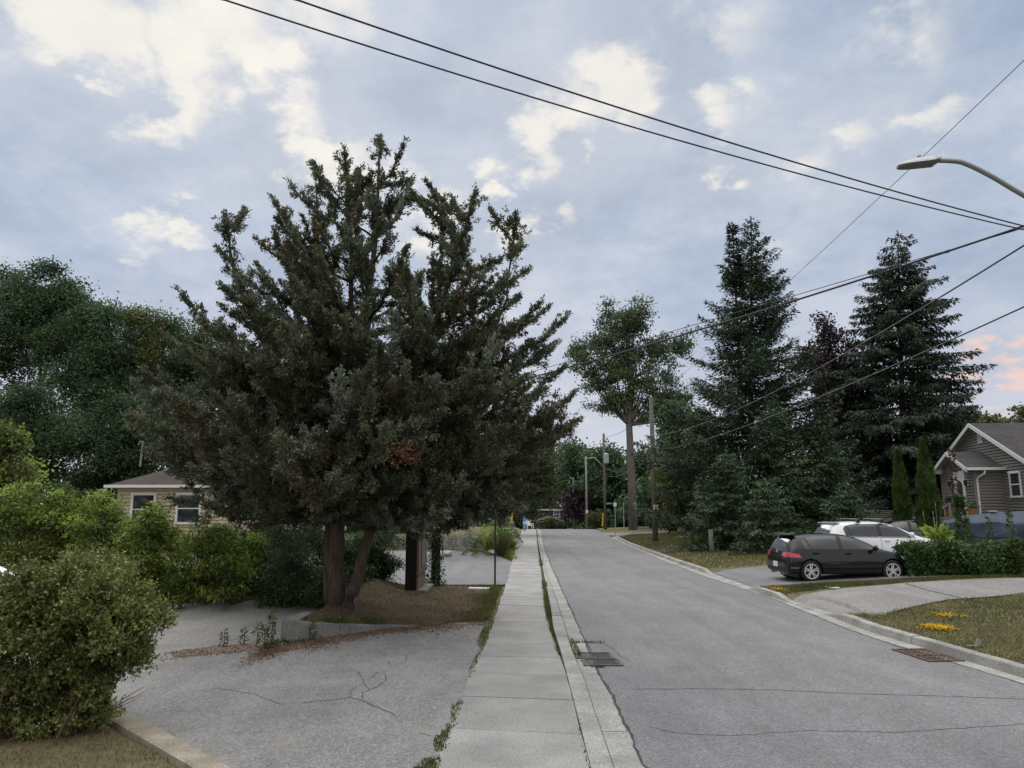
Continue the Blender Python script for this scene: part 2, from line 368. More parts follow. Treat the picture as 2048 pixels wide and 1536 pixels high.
# ------------------------------------------------------------------ setting: ground, pavements, kerbs
PAVED = []
def inside(poly, x, y):
    c = np.zeros(x.shape, bool); n = len(poly)
    for i in range(n):
        x0, y0 = poly[i][:2]; x1, y1 = poly[(i + 1) % n][:2]
        if abs(y1 - y0) < 1e-9: continue
        k = ((y0 > y) != (y1 > y)) & (x < (x1 - x0) * (y - y0) / (y1 - y0) + x0); c ^= k
    return c
def sheet(name, poly, off, mat, res=1.2, paved=True, zf=None, parent=None):
    if paved: PAVED.append(poly)
    bm = bmesh.new(); vs = [bm.verts.new((p[0], p[1], 0)) for p in poly]
    f = bm.faces.new(vs); bmesh.ops.triangulate(bm, faces=[f])
    for _ in range(7):
        es = [e for e in bm.edges if e.calc_length() > res]
        if not es: break
        bmesh.ops.subdivide_edges(bm, edges=es, cuts=1); bmesh.ops.triangulate(bm, faces=bm.faces)
    for v in bm.verts: v.co.z = (zf or hz)(v.co.x, v.co.y) + off
    bmesh.ops.recalc_face_normals(bm, faces=bm.faces)
    if sum(q.normal.z for q in bm.faces) < 0: bmesh.ops.reverse_faces(bm, faces=bm.faces)
    me = bpy.data.meshes.new(name); bm.to_mesh(me); bm.free()
    return tag(link(name, me, mat, parent), kind=None if parent else 'structure')
def crest(y): return -.03 * np.clip(y - 100, 0, 90)

ys = np.concatenate([np.arange(-14, 60, 1.0), np.arange(60, 135, 2.5)])
X = np.stack([ROAD_L(ys) + (ROAD_R(ys) - ROAD_L(ys)) * t for t in np.linspace(0, 1, 5)], 1)
far = ys > 72
X[far, 4] = np.maximum(X[far, 4], ROAD_R(72.))
Y = np.repeat(ys[:, None], 5, 1); road = tag(link('road', gridmesh(X, Y, np.repeat(crest(ys)[:, None], 5, 1) + .004), M['road']), kind='structure')
xs70 = float(ROAD_R(74.))
side_poly = [(xs70 - .3, 73.6), (xs70 + 6, 75.0), (90, 77), (90, 85), (xs70 + 4, 82.5), (xs70 - .3, 84)]
sheet('cross_street', side_poly, .012, M['road'], 4)

k0 = G(250, 1430); k1 = G(440, 1536); kd = (k1 - k0).normalized()
far_l = [(float(WALK_L(y)), y) for y in (3, 5, 7, 9, 11, 13, 15, float(G(985, 1238).y))]
kn = k0 + kd * 6.5
seam = [(WA.x - .02, WA.y - .02)] + [tuple(G(*p)[:2]) for p in ((520, 1300), (430, 1311), (300, 1330), (120, 1352))] + [(-16, 12.6)]
dr_poly = far_l + [tuple(G(*p)[:2]) for p in ((850, 1252),)] + [(WB.x, WB.y - .02)] + seam + [(-16, 9.6), (-7.5, 9.6), tuple(k0[:2]), tuple(k1[:2]), tuple(kn[:2])]
sheet('driveway', dr_poly, .003, M['drive'], 1.5)
lot_poly = seam + [(-20, 13), (-20, 19), tuple(G(330, 1210)[:2]), tuple(G(450, 1209)[:2]), (WA.x - .05, 18.6), (WA.x - .05, WA.y + .3)]
sheet('parking_area', lot_poly, .002, M['lot'], 1.5)
d2 = [(float(WALK_L(y)), y) for y in (25.0, 27, 30, 33, 36.0)] + [tuple(G(930, 1109)[:2]), tuple(G(880, 1113)[:2]), (-13, 37), (-13, 25.0)]
sheet('driveway', d2, .004, M['drive2'], 2)
yk = lambda px, py: float(KERB_R(G(px, py).y)) + .17
def kpt(Yv): return (float(KERB_R(Yv)) + .16, Yv)
g1a, g1b = G(1409, 1146).y, G(1508, 1183).y          # dropped kerb of the car driveway (far, near)
g2a, g2b = G(1552, 1199).y, G(1672, 1238).y          # dropped kerb of the pale driveway
def bxy(*p): q = B(*p); return (q.x, q.y)
car_poly = [kpt(g1b), bxy(1560, 1172), bxy(1640, 1166), bxy(1812, 1157), (15.5, 23.6), (22, 23.4), (24, 29.8), (12, 30.2), kpt(g1a)]
def drop(x, y):
    return hz(x, y) - .1 * math.exp(-max(0, x - float(KERB_R(y)) - .17) / .8)
sheet('driveway', car_poly, .006, M['drive2'], .8, zf=drop)
pale_poly = [kpt(g2b), bxy(1760, 1227), bxy(1900, 1199), bxy(2048, 1187), (20, 16.6), (20, 21.0), bxy(2048, 1157), bxy(1812, 1166), bxy(1640, 1182), kpt(g2a)]
sheet('driveway', pale_poly, .006, M['drive3'], .8, zf=drop)
pth = [bxy(1302, 1100), bxy(1318, 1106), bxy(1395, 1098), bxy(1390, 1095)]
sheet('path', pth, .01, M['drive2'], 1.5)

xs = np.unique(np.concatenate([-np.geomspace(22, 260, 18), np.arange(-22, 24.01, .25), np.geomspace(24, 260, 18)]))
yy = np.unique(np.concatenate([np.arange(-30, 4, 2.0), np.arange(4, 40, .25), np.arange(40, 104, 1.0), np.geomspace(104, 420, 16)]))
X, Y = np.meshgrid(xs, yy); Z = hgt(X, Y)
low = (X > WALK_L(Y) - .05) & (X < KERB_R(Y) + .12)
for p in PAVED: low |= inside(p, X, Y)
DR = X - (KERB_R(Y) + .17); Z = Z - .06 * low - .11 * low * (DR > -.1) * np.exp(-np.maximum(DR, 0) / .8) - .3 * ((X > ROAD_L(Y)) & (X < ROAD_R(Y)) & (Y > 98))
ground = tag(link('ground', gridmesh(X, Y, Z), M['ground']), kind='structure'); ground.data.polygons.foreach_set('use_smooth', [True] * len(ground.data.polygons))
bank_poly = [(float(WALK_L(y)) - .12, y) for y in (24.6, 22, 20, 18, 16.6)] + [(WALK_L(16.2) - .15, 16.15), tuple(G(850, 1250)[:2]), (WB.x, WB.y + .12), (WA.x + .1, WA.y + .2), (WA.x + .1, 18.4), (-9, 19.4), (-9, 24.6)]
sheet('soil_bank', bank_poly, .012, M['litter'], .3, paved=False)
bed_poly = [(float(WALK_L(y)) - .15, y) for y in (36.9, 42, 50, 60)] + [(-6, 60), (-13, 39), tuple(G(880, 1110)[:2])]
sheet('garden_bed', bed_poly, .012, M['mulch'], .5, paved=False)
sheet('dirt_patch', [tuple(G(*p)[:2]) for p in ((540, 1292), (520, 1300), (430, 1308), (350, 1316), (345, 1305), (430, 1293), (500, 1287))], .009, M['dirt'], .5, paved=False)

def sweep(mb, secs):
    n0 = len(mb.v); m = len(secs[0])
    for s_ in secs: mb.v += [tuple(p) for p in s_]
    for i in range(len(secs) - 1):
        for j in range(m - 1):
            a = n0 + i * m + j; mb.f.append((a, a + 1, a + m + 1, a + m)); mb.mi.append(mb.cur)
    mb.f.append(tuple(n0 + j for j in range(m))); e = n0 + (len(secs) - 1) * m
    mb.f.append(tuple(e + j for j in range(m))[::-1]); mb.mi += [mb.endmat] * 2
# sidewalk slabs
mb = MB(); mb.endmat = 1; y = 3.2
while y < 108:
    L = random.choice((1.25, 1.3, 1.35, 1.4, 1.45)) if y < 40 else 1.5
    ska = skb if y > 3.3 else 0.; skb = random.uniform(-.1, .02)
    za, zb = [.014 + random.uniform(-.003, .005) for _ in '12']
    secs = []
    for t in (random.choice((.001, .002, .004)), .5, random.choice((.995, .998))):
        sk = ska + (skb - ska) * t; Yv = y + L * t; a, b = float(WALK_L(Yv)) + random.uniform(-.02, .02), float(WALK_R(Yv)) + random.uniform(-.008, .004); z = za + (zb - za) * t + float(crest(Yv))
        secs.append([(a, Yv - sk * 2, -.08 + z), (a, Yv - sk * 2, z - .004), (a + .02, Yv - sk * 2, z), (b - .02, Yv + sk, z), (b, Yv + sk, z - .004), (b, Yv + sk, z - .08)])
    sweep(mb, secs); y += L
mb.build('sidewalk', [M['walk'], M['gap']]).__setitem__('kind', 'structure')
ys = np.concatenate([np.arange(2.5, 60, 1.5), np.arange(60, 112, 4)])
X = np.stack([WALK_L(ys) - .03, ROAD_L(ys) + .02], 1); Y = np.stack([ys, ys], 1)
tag(link('joint_soil', gridmesh(X, Y, -.012 + np.stack([crest(ys)] * 2, 1)), M['gap']), kind='structure')
# left kerb and gutter, in cast lengths
def lh(y): return .02 + .05 * float(sst(11.6, 13, y)) * (1 - float(sst(22.5, 24, y))) + .06 * float(sst(36, 37.5, y))
mk = MB(); mg = MB(); mk.endmat = mg.endmat = 1; y = 3.0; gap0, gap1 = 11.25, 13.15
while y < 108:
    L = random.uniform(2.6, 3.3); e = y + L - .012; kk = []; gg = []
    for t in np.linspace(0, 1, 5):
        Yv = y + (e - y) * t; a, b, c = float(KERB_LB(Yv)), float(KERB_LF(Yv)), float(ROAD_L(Yv)); h_ = lh(Yv) + random.uniform(-.004, .004); z = float(crest(Yv))
        kk.append([(a, Yv, z - .08), (a, Yv, z + h_), (b - .035, Yv, z + h_ - .004), (b - .004, Yv, z + .006), (b - .004, Yv, z - .08)])
        gg.append([(b + .004, Yv, z - .08), (b + .004, Yv, z + .004), (c + random.uniform(-.02, .02), Yv, z + .009), (c + .01, Yv, z - .08)])
    sweep(mk, kk)
    sweep(mg, gg)
    y += L
mk.build('kerb', [M['kerb'], M['gap']]).__setitem__('kind', 'structure'); mg.build('gutter', [M['kerb'], M['gap']]).__setitem__('kind', 'structure')
# right kerb
def rh(y):
    d = 0
    for a, b in ((g1b, g1a), (g2b, g2a)): d = max(d, float(sst(a - .3, a + .6, y) * (1 - sst(b - .6, b + .3, y))))
    return .145 - .115 * d
mk = MB(); mg = MB(); mk.endmat = mg.endmat = 1; y = 2.0
while y < 68:
    L = random.uniform(2.6, 3.2); e = min(y + L - .012, 68); kk = []; gg = []
    for t in np.linspace(0, 1, 7):
        Yv = y + (e - y) * t; b, c = float(KERB_R(Yv)), float(ROAD_R(Yv)); h_ = rh(Yv) + random.uniform(-.004, .004)
        kk.append([(b + .004, Yv, -.1), (b + .004, Yv, .004), (b + .03, Yv, h_ * .9), (b + .05, Yv, h_), (b + .18, Yv, h_ + .004), (b + .19, Yv, h_ - .1)])
        gg.append([(c, Yv, -.05), (c + random.uniform(-.02, .02), Yv, .01), (b - .003, Yv, .006), (b - .003, Yv, -.05)])
    sweep(mk, kk); sweep(mg, gg); y += L
xc, cc = float(KERB_R(68.)), []
for a in np.linspace(0, 90, 9):
    a = rad(a); p = Vector((xc + 5.2 - 5.2 * math.cos(a), 68 + 5.2 * math.sin(a), 0)); n = Vector((math.cos(a), -math.sin(a), 0)); cc.append((p, n))
cc.append((Vector((70, 75.5, 0)), Vector((0, -1, 0))))
sweep(mk, [[p + n * o + Vector((0, 0, z)) for o, z in ((-.3, -.05), (-.3, .012), (0, .008), (.03, .12), (.18, .13), (.19, -.1))] for p, n in cc])
sweep(mk, [[(x, 82.6 + o, z) for o, z in ((-.3, -.05), (-.3, .02), (0, .03), (.03, .13), (.18, .14), (.19, -.1))] for x in (xc + 3.5, xc + 20, 60)])
mk.build('kerb', [M['kerb'], M['gap']]).__setitem__('kind', 'structure'); mg.build('gutter', [M['kerb'], M['gap']]).__setitem__('kind', 'structure')
# old kerb round the front shrub
a0 = k0 - kd * 2.2; nrm = Vector((kd.y, -kd.x, 0)); nrm = nrm if nrm.x < 0 else -nrm
mb = MB(); secs = []
for t in np.linspace(0, 8.5, 12):
    p = a0 + kd * t; w = .27 + random.uniform(-.012, .012)
    secs.append([p + Vector((0, 0, -.05)), p + Vector((0, 0, .05)), p + nrm * .03 + Vector((0, 0, .075)), p + nrm * (w - .03) + Vector((0, 0, .08)), p + nrm * w + Vector((0, 0, .065)), p + nrm * w + Vector((0, 0, -.05))])
sweep(mb, secs); mb.build('kerb_strip', M['kerbold']).__setitem__('kind', 'structure')

def crack(parent, pts, w, zf, off=.006, px=True):
    P = [G(*p) if px else Vector(p) for p in pts]; Q = []
    for a, b in zip(P[:-1], P[1:]):
        n = max(2, int((b - a).length / .12))
        for i in range(n): Q.append(a.lerp(b, i / n))
    Q.append(P[-1]); mb = MB(); last = None
    for i, q in enumerate(Q):
        d = (Q[min(i + 1, len(Q) - 1)] - Q[max(i - 1, 0)]).normalized(); s_ = Vector((-d.y, d.x, 0))
        q = q + s_ * random.uniform(-.018, .018); ww = w * random.uniform(.45, 1.2) * (.4 if i in (0, len(Q) - 1) else 1)
        a, b = q + s_ * ww / 2, q - s_ * ww / 2; a.z = zf(a.x, a.y) + off; b.z = zf(b.x, b.y) + off
        if last: mb.quad(last[0], a, b, last[1])
        last = (a, b)
    o = mb.build('crack', M['crack'], parent)
z0 = lambda x, y: .0
crack(road, [(1262, 1379), (1400, 1378), (1560, 1381), (1700, 1388), (1880, 1393), (2060, 1400)], .028, z0)
crack(road, [(1290, 1452), (1340, 1466), (1460, 1473), (1620, 1462), (1800, 1466), (2060, 1448)], .016, z0)
crack(road, [(1169, 1281), (1185, 1284), (1210, 1289), (1228, 1298), (1240, 1312), (1254, 1319), (1259, 1326)], .022, z0)
crack(road, [(1735, 1286), (1790, 1292), (1830, 1306), (1850, 1320)], .02, z0)
crack(road, [(float(ROAD_L(y)) + .015 + random.uniform(-.02, .02), y, 0) for y in np.arange(7.0, 66, .8)], .035, z0, .012, False)
crack(road, [(float(ROAD_R(y)) - .01, y, 0) for y in np.arange(8.0, 66, .9)], .02, z0, .012, False)
dw = bpy.data.objects['driveway']
zc = lambda p: [(600 + x * .1953, 1200 + y * .1953) for x, y in p]
for p, w in (([(0, 1060), (400, 1020), (500, 1000), (640, 1030), (720, 1080), (860, 1130), (990, 1190)], .02), ([(500, 1000), (570, 880)], .012),
             ([(650, 1020), (640, 950), (760, 910), (880, 830), (870, 760), (800, 740), (700, 810)], .014), ([(300, 740), (590, 725), (660, 850), (700, 930)], .012),
             ([(900, 620), (930, 690), (1060, 640), (1110, 560), (1200, 540)], .012), ([(-900, 900), (-500, 960), (-200, 1070), (0, 1060)], .012), ([(1200, 1365), (1340, 1395), (1500, 1385)], .012)):
    crack(dw, zc(p), w, z0)
dw4 = bpy.data.objects['driveway.003']
crack(dw4, [tuple(B(*p)) for p in ((1812, 1168), (1850, 1180), (1925, 1197))], .05, hz, .012, False)
crack(dw4, [tuple(B(*p)) for p in ((1640, 1194), (1690, 1208), (1722, 1222))], .03, hz, .012, False)

# ------------------------------------------------------------------ catch basins
def basin(name, c, rz, mat, label, grp):
    root = empty(name, c, rz, label, 'drain grate', grp)
    W, D = .6, .46; f = MB()
    for (x, y, a, b) in ((0, D / 2, W, .045), (0, -D / 2, W, .045), (W / 2 - .0225, 0, .045, D - .045), (-W / 2 + .0225, 0, .045, D - .045)): f.box((x, y, .008), (a, b, .022))
    f.build('frame', mat, root)
    g = MB(); n = 10 if mat is M['iron'] else 6
    for i in range(n): g.box((-W / 2 + .06 + i * (W - .12) / (n - 1), 0, .006), (.022 if mat is M['iron'] else .034, D - .05, .012), rz=.35 if mat is M['iron'] else 0)
    if mat is not M['iron']:
        for i in range(3): g.box((0, -D / 2 + .115 + i * .115, .0035), (W - .09, .026, .011))
    g.build('grate_bars', mat, root)
    MB().box((0, 0, -.006), (W - .02, D - .02, .006)).build('pit_shade_sheet', M['pit_shade'], root)  # thin sheet under the bars, the shade of the pit put into its colour
    return root
ga = (G(1168, 1333) + G(1247, 1333)) / 2
basin('drain_grate', (ga.x, ga.y + .25, .004), -.03, M['iron'], 'slotted iron drain grate by the sidewalk, the nearer of the pair with weeds around', 'paired iron grates by the sidewalk')
basin('drain_grate', (ga.x - .06, ga.y + .82, .004), -.03, M['iron'], 'slotted iron drain grate by the sidewalk, the farther of the pair under a curved crack', 'paired iron grates by the sidewalk')
gb = G(1848, 1317)
kdv = math.atan2(1, float(KERB_R(gb.y + 1) - KERB_R(gb.y))) - math.pi / 2
xg = float(KERB_R(gb.y)) - .33
basin('drain_grate', (xg - .03, gb.y - .05, .008), kdv, M['rusti'], 'rusty drain grate in the gutter below the dry lawn, nearer of two', 'rusty grates below the dry lawn')
basin('drain_grate', (float(KERB_R(gb.y + .56)) - .36, gb.y + .5, .008), kdv, M['rusti'], 'rusty drain grate below the dry lawn, farther and half covered in grit', 'rusty grates below the dry lawn')

# ------------------------------------------------------------------ retaining wall
mb = MB(); secs = []
dv = (WB - WA).normalized(); nv = Vector((-dv.y, dv.x, 0))
for t in np.linspace(0, 1, 12):
    p = WA.lerp(WB, t); top = hz(p.x + .14, p.y + .95) + .045 - .09 * t * t + random.uniform(-.005, .005)
    secs.append([p + Vector((0, 0, -.1)), p + nv * .03 + Vector((0, 0, top - .02)), p + nv * .05 + Vector((0, 0, top)), p + nv * .3 + Vector((0, 0, top)), p + nv * .32 + Vector((0, 0, -.1))])
sweep(mb, secs); zt = hz(WA.x + .2, WA.y + 1.0) + .03; secs = []
for t in np.linspace(0, 1, 5):
    p = WA + Vector((-.24, .17, 0)) + Vector((0, 1.25 * t, 0)); secs.append([p + Vector((0, 0, -.1)), p + Vector((0, 0, zt - .02)), p + Vector((.03, 0, zt)), p + Vector((.27, 0, zt)), p + Vector((.3, 0, -.1))])
sweep(mb, secs); rw = mb.build('retaining_wall', M['wallc']); tag(rw, 'low weathered concrete retaining wall holding the bank under the juniper', 'wall')

# ------------------------------------------------------------------ vegetation
def bez(a, b, c, n):
    t = np.linspace(0, 1, n)[:, None]; a, b, c = (np.asarray(q, float) for q in (a, b, c))
    return (1 - t) ** 2 * a + 2 * t * (1 - t) * b + t * t * c
def wood(name, limbs, mat, parent, k=7):
    mb = MB()
    for pts, r0, r1 in limbs:
        n = len(pts); mb.tube(pts, np.linspace(r0, r1, n), k if r0 > .05 else 5, True)
    return mb.build(name, mat, parent, smooth=True)
def blobs_sample(lobes, n, shell=.45):
    """n points in ellipsoids [(centre, radii)], thicker near their skins"""
    vol = np.array([(r[0] * r[1] * r[2]) ** (2 / 3) for c, r in lobes]); idx = R.choice(len(lobes), n, p=vol / vol.sum())
    d = unit(R.normal(size=(n, 3))); q = R.random(n) ** shell
    C = np.array([c for c, r in lobes]); Rr = np.array([r for c, r in lobes])
    return C[idx] + d * Rr[idx] * q[:, None], d
def lumpy(lobes, k=9, f=.42):
    out = []
    for c, r in lobes:
        d = unit(R.normal(size=(k, 3))); q = R.uniform(.35, 1.1, k)[:, None]
        for i in range(k):
            s_ = R.uniform(.7, 1.25) * f; out.append((c + d[i] * r * q[i], r * s_ * np.array([1, 1, .8])))
        out.append((c, r * .45))
    return out
def px_lobes(L, Y, zs=1):
    out = []
    for l in L:
        px, py, rx, ry = l[:4]; dy = l[4] if len(l) > 4 else 0
        c = at(px, py, Y + dy); s = (Y * CT + (c.z - H) * ST) / F
        out.append((np.array(c), np.array([rx * s, (rx + ry) * .5 * s * .9, ry * s])))
    return out
def foliage(name, lobes, nclump, per, L, W, mats, parent, cr=.5, droop=.2, shell=.45, up=0.0, extra=None, mixp=None):
    P, d = blobs_sample(lobes, nclump, shell)
    Q = np.repeat(P, per, 0); dd = np.repeat(d, per, 0); n = len(Q)
    off = R.normal(size=(n, 3)) * np.array([cr, cr, cr * .55]) * .6
    D = unit(R.normal(size=(n, 3)) + dd * .6 + np.array([0, 0, up - droop]))
    ll = L * R.uniform(.6, 1.25, n)
    V = leaves(Q + off, D, ll, ll * W / L, .25, .7)
    if not isinstance(mats, (list, tuple)): mats = [mats]
    mi = None
    if len(mats) > 1:
        mi = np.repeat(R.choice(len(mats), nclump, p=mixp), per)
    return quads_mesh(name, V, mats, parent, mi=mi), P
def broadleaf(name, label, cat, base, lobes, nclump, per, L, mats, W=None, group=None, tr=.2, barkm='barkd', cr=.5, shell=.45, nl=22, trunk_pts=None, mixp=None, droop=.2, low=None, f=.42, kk=9):
    base = Vector(base); root = empty(name, base, 0, label, cat, group)
    lo0 = min(c[2] - r[2] for c, r in lobes) - base[2]; cen0 = np.mean([c for c, r in lobes], 0) - np.array(base)
    lob = [(c - np.array(base), r) for c, r in lumpy(lobes, kk, f)]
    o, P = foliage('crown', lob, nclump, per, L, W or L * .55, mats, root, cr, droop, shell, mixp=mixp)
    cen = cen0; lo = lo0 if low is None else low - base[2]
    tp = [np.array(q) - np.array(base) for q in trunk_pts] if trunk_pts else list(bez((0, 0, -.2), (0, 0, max(.3, lo * .8)), (cen[0], cen[1], cen[2] + .3 * (cen[2] - lo)), 9))
    limbs = [(tp, tr, tr * .25)]
    for i in R.choice(len(P), nl):
        e = P[i]; z = min(max(lo * .9, e[2] * .74 + R.uniform(-1.2, .5)), tp[-1][2] * .97)
        s = tp[int(np.argmin([abs(q[2] - z) for q in tp]))]
        m = (s * .45 + e * .55); m[2] -= .12 * abs(e[2] - s[2]); rr = tr * R.uniform(.18, .4)
        limbs.append((bez(s, m, e, 7), rr, .012))
    wood('trunk', limbs, M[barkm], root)
    return root

# --- the big juniper -------------------------------------------------------------------------------------------------
def juniper():
    Y0 = 17.9; b = B(690, 1212); b.z -= .1; Y0 = b.y
    root = empty('juniper_tree', b, 0, 'huge ragged juniper with upswept limbs standing behind the low retaining wall', 'tree')
    A = lambda px, py, dy=0.: np.array(at(px, py, Y0 + dy)) - np.array(b)
    lead = []
    def leader(pts, r0, r1, n=14):
        q = [np.array(p, float) for p in pts]; t = np.linspace(0, len(q) - 1, n); out = []
        for u in t:
            i = min(int(u), len(q) - 2); f = u - i; f = f
            out.append(q[i] * (1 - f) + q[i + 1] * f + R.normal(size=3) * .02)
        lead.append((np.array(out), r0, r1))
    leader([A(676, 1222), A(672, 1120), A(676, 1020), A(705, 860), A(735, 640), A(752, 450), A(760, 290)], .2, .02, 22)
    leader([A(664, 1222, .25), A(656, 1100, .3), A(664, 1000, .4), A(700, 800, .3), A(705, 640), A(700, 470), A(690, 318)], .16, .015, 20)
    leader([A(690, 1226, -.15), A(712, 1160, -.2), A(742, 1060, -.2), A(790, 900, 0), A(850, 720, .2), A(905, 540, .3), A(946, 398, .3)], .16, .015, 22)
    leader([A(742, 1060, -.2), A(860, 900, -.5), A(960, 760, -.6), A(1010, 610, -.4), A(1030, 445, 0)], .09, .012, 18)
    leader([A(680, 1010), A(590, 820, -.3), A(530, 690, -.4), A(470, 560, -.3), A(452, 440, -.2)], .11, .012, 16)
    leader([A(690, 990, .5), A(640, 780, 1.2), A(640, 560, 1.4), A(630, 340, .6)], .1, .012, 16)
    tips = [(760, 280), (806, 292), (690, 308), (630, 335), (640, 360), (583, 372), (547, 402), (560, 420), (486, 424), (450, 438), (440, 504), (450, 578), (476, 560), (362, 588), (400, 640), (330, 672),
            (858, 370), (820, 372), (872, 396), (905, 402), (950, 388), (985, 425), (1032, 438), (1040, 488), (1052, 542), (1000, 520), (1030, 600), (1090, 620), (1132, 636), (1075, 612), (1110, 690), (1128, 735), (1090, 700),
            (1145, 790), (1155, 842), (1140, 858), (1108, 815), (1060, 770), (1112, 880), (275, 770), (268, 832), (290, 745), (300, 850), (300, 910), (320, 790), (350, 1000), (385, 935), (425, 955), (455, 925),
            (420, 720), (500, 650), (370, 700), (1085, 930), (1090, 985), (1040, 1010), (1010, 880), (980, 1030), (900, 1050), (820, 1030), (760, 1045), (590, 1040), (540, 1050), (500, 1010), (450, 1000), (410, 900), (640, 1010), (660, 960), (720, 940), (800, 960), (700, 880), (770, 860), (850, 850), (620, 900), (560, 950), (740, 800), (680, 760), (810, 740), (760, 700), (838, 560), (858, 640), (868, 520), (812, 500), (800, 610), (885, 690), (905, 600), (835, 690)]
    limbs = []
    core = [lead[0], lead[1], lead[2], lead[5]]
    def limb(T, r=None, ext=False):
        T = np.array(T); best = None; far_ = ext and T[2] < 9.6
        for pts, r0, r1 in (core if not ext or T[2] < 8.6 else lead):
            hd = np.hypot(pts[:, 0] - T[0], pts[:, 1] - T[1]); want = T[2] - (.3 + (.6 if T[2] > 6.3 and T[0] < .5 else .42) * hd) if ext else T[2] - (.25 + .42 * hd) * R.uniform(.7, 1.1)
            want = np.maximum(want, 1.7 + .1 * hd); i = int(np.argmin(np.abs(pts[:, 2] - want))); c = abs(pts[i, 2] - want[i]) * 2 + hd[i] + R.random() * .8
            if best is None or c < best[0]: best = (c, pts[i])
        s = best[1]; h_ = T - s; L = np.linalg.norm(h_)
        c = s + h_ * np.array([.6, .6, .3]) + np.array([0, 0, .02 * L]) + R.normal(size=3) * .035 * L
        pts = bez(s, c, T, 14); pts[3:-2] += R.normal(size=(9, 3)) * .02; limbs.append((pts, r or (.014 + .009 * L), .006)); return pts, L
    sprays = []
    for t in tips:
        inner = 520 < t[0] < 910 and t[1] > 590 and t[1] < 970 or t[0] in (838, 868, 812); dy = (R.uniform(-4.2, -2.8) if t[1] > 690 else R.uniform(-2.2, -1.2)) if inner else R.uniform(-1.4, .8) if t[1] > 600 else R.uniform(-.8, .8); sprays.append(limb(A(t[0], t[1], dy), ext=True) + (1.0,))
    env = [(11.1, .1), (10, .9), (9, 2.1), (8.2, 3.0), (7, 3.7), (6, 4.2), (5, 4.8), (4.2, 5.2), (3.4, 4.9), (2.6, 4.2), (1.7, 3.2)]
    ez = np.array([e[0] for e in env][::-1]); er = np.array([e[1] for e in env][::-1])
    ctr = lambda z: A(715 + 12 * z / 5, 900)[0]
    n = 0
    while n < 200:
        z = R.choice([R.uniform(1.7, 5.2), R.uniform(2, 10.6), R.uniform(4.6, 10.2), R.uniform(4.6, 9.0)]); a = R.uniform(0, 2 * math.pi); r = np.interp(z, ez, er) * R.uniform(.5, .97)
        T = np.array([ctr(z) + r * math.cos(a), r * .9 * math.sin(a), z]);
        if T[1] < -4.4 or (T[0] < -2.9 and T[2] < 3.7): continue
        sprays.append(limb(T) + (.9,)); n += 1
    P, D, LL, MI = [], [], [], []; twigs = []; tone = [0]
    def spray(p0, d, L, dens=1.0, sc=1.0):
        k = max(3, int(L / .045 * dens)); t = np.sort(R.random(k)) ; q = p0 + d * (t * L)[:, None] + np.array([0, 0, .12]) * ((t * L) ** 2)[:, None]
        m = 8; qq = np.repeat(q, m, 0) + R.normal(size=(k * m, 3)) * .03
        dd = unit(d * 1.0 + R.normal(size=(k * m, 3)) * .6 + np.array([0, 0, .1]))
        P.append(qq); D.append(dd); LL.append(R.uniform(.045, .1, k * m) * sc); MI.append(np.full(k * m, tone[0] if R.random() < .7 else R.choice(3, p=[.6, .28, .12])))
    for pts, r0, r1 in lead:
        for i in range(int(len(pts) * .42), len(pts)):
            for w in range(9):
                d = unit(R.normal(size=3) * np.array([1, 1, .5]) + np.array([0, 0, .7])); q = pts[i] + (pts[max(i - 1, 0)] - pts[i]) * R.random(); spray(q, d, R.uniform(.2, .62) * (1.15 - .5 * i / len(pts)), .75)
    for pts, L, dens in sprays:
        tone[0] = R.choice(3, p=[.7, .18, .12]); ns = max(6, int(L / .15)); seg = pts[1:] - pts[:-1]; slim = .74 if pts[-1][2] > 5.2 else 1.0
        for i in range(ns):
            u = .16 + .84 * (i + R.random()) / ns; f = u * (len(pts) - 1); j = min(int(f), len(pts) - 2); p = pts[j] + seg[j] * (f - j); tg = unit(seg[j])
            side = unit(np.cross(tg, R.normal(size=3))); d = unit(tg * .95 + side * .75 + np.array([0, 0, .22]))
            l2 = (.1 + slim * (.16 + .3 * L) * (1 - u) ** .8) * R.uniform(.5, 1.2); l2 = min(l2, 1.1)
            spray(p, d, l2, .8)
            if l2 > .24:
                twigs.append(([p, p + d * l2 * .5, p + d * l2 * .9], .008, .004))
                for w in range(int(l2 / .1)):
                    v = .15 + .85 * R.random(); d2 = unit(d * .8 + R.normal(size=3) * .55 + np.array([0, 0, .12])); spray(p + d * l2 * v, d2, R.uniform(.08, .22), .9)
        d = unit(pts[-1] - pts[-2]); spray(pts[-2], d, np.linalg.norm(pts[-1] - pts[-2]) + .16, 2.0)
        for j in range(4, len(pts) - 1): spray(pts[j], unit(pts[j + 1] - pts[j]), np.linalg.norm(pts[j + 1] - pts[j]), 1.5)
    P = np.concatenate(P); D = np.concatenate(D); LL = np.concatenate(LL)
    keep = P[:, 2] > 1.15 + .5 * R.random(len(P)) + .35 * (np.abs(P[:, 0]) < 1.3) * (P[:, 2] < 2.1)
    MI = np.concatenate(MI); P, D, LL, MI = P[keep], D[keep], LL[keep], MI[keep]
    print('juniper leaves', len(P))
    quads_mesh('crown', leaves(P, D, LL, LL * .45, .2, 1.3), [M['jun'], M['junf'], M['junb']], root, mi=MI)
    q = A(812, 905, -4.1); k = 260; PP = q + R.normal(size=(k, 3)) * np.array([.14, .12, .13]); quads_mesh('dead_foliage', leaves(PP, unit(R.normal(size=(k, 3)) + np.array([0, 0, -.5])), R.uniform(.04, .08, k), .022), M['jund'], root)
    spray2 = A(812, 895, -4.0); limbs.append((bez(A(760, 960, -.5), A(790, 950, -2.6), spray2, 8), .03, .008))
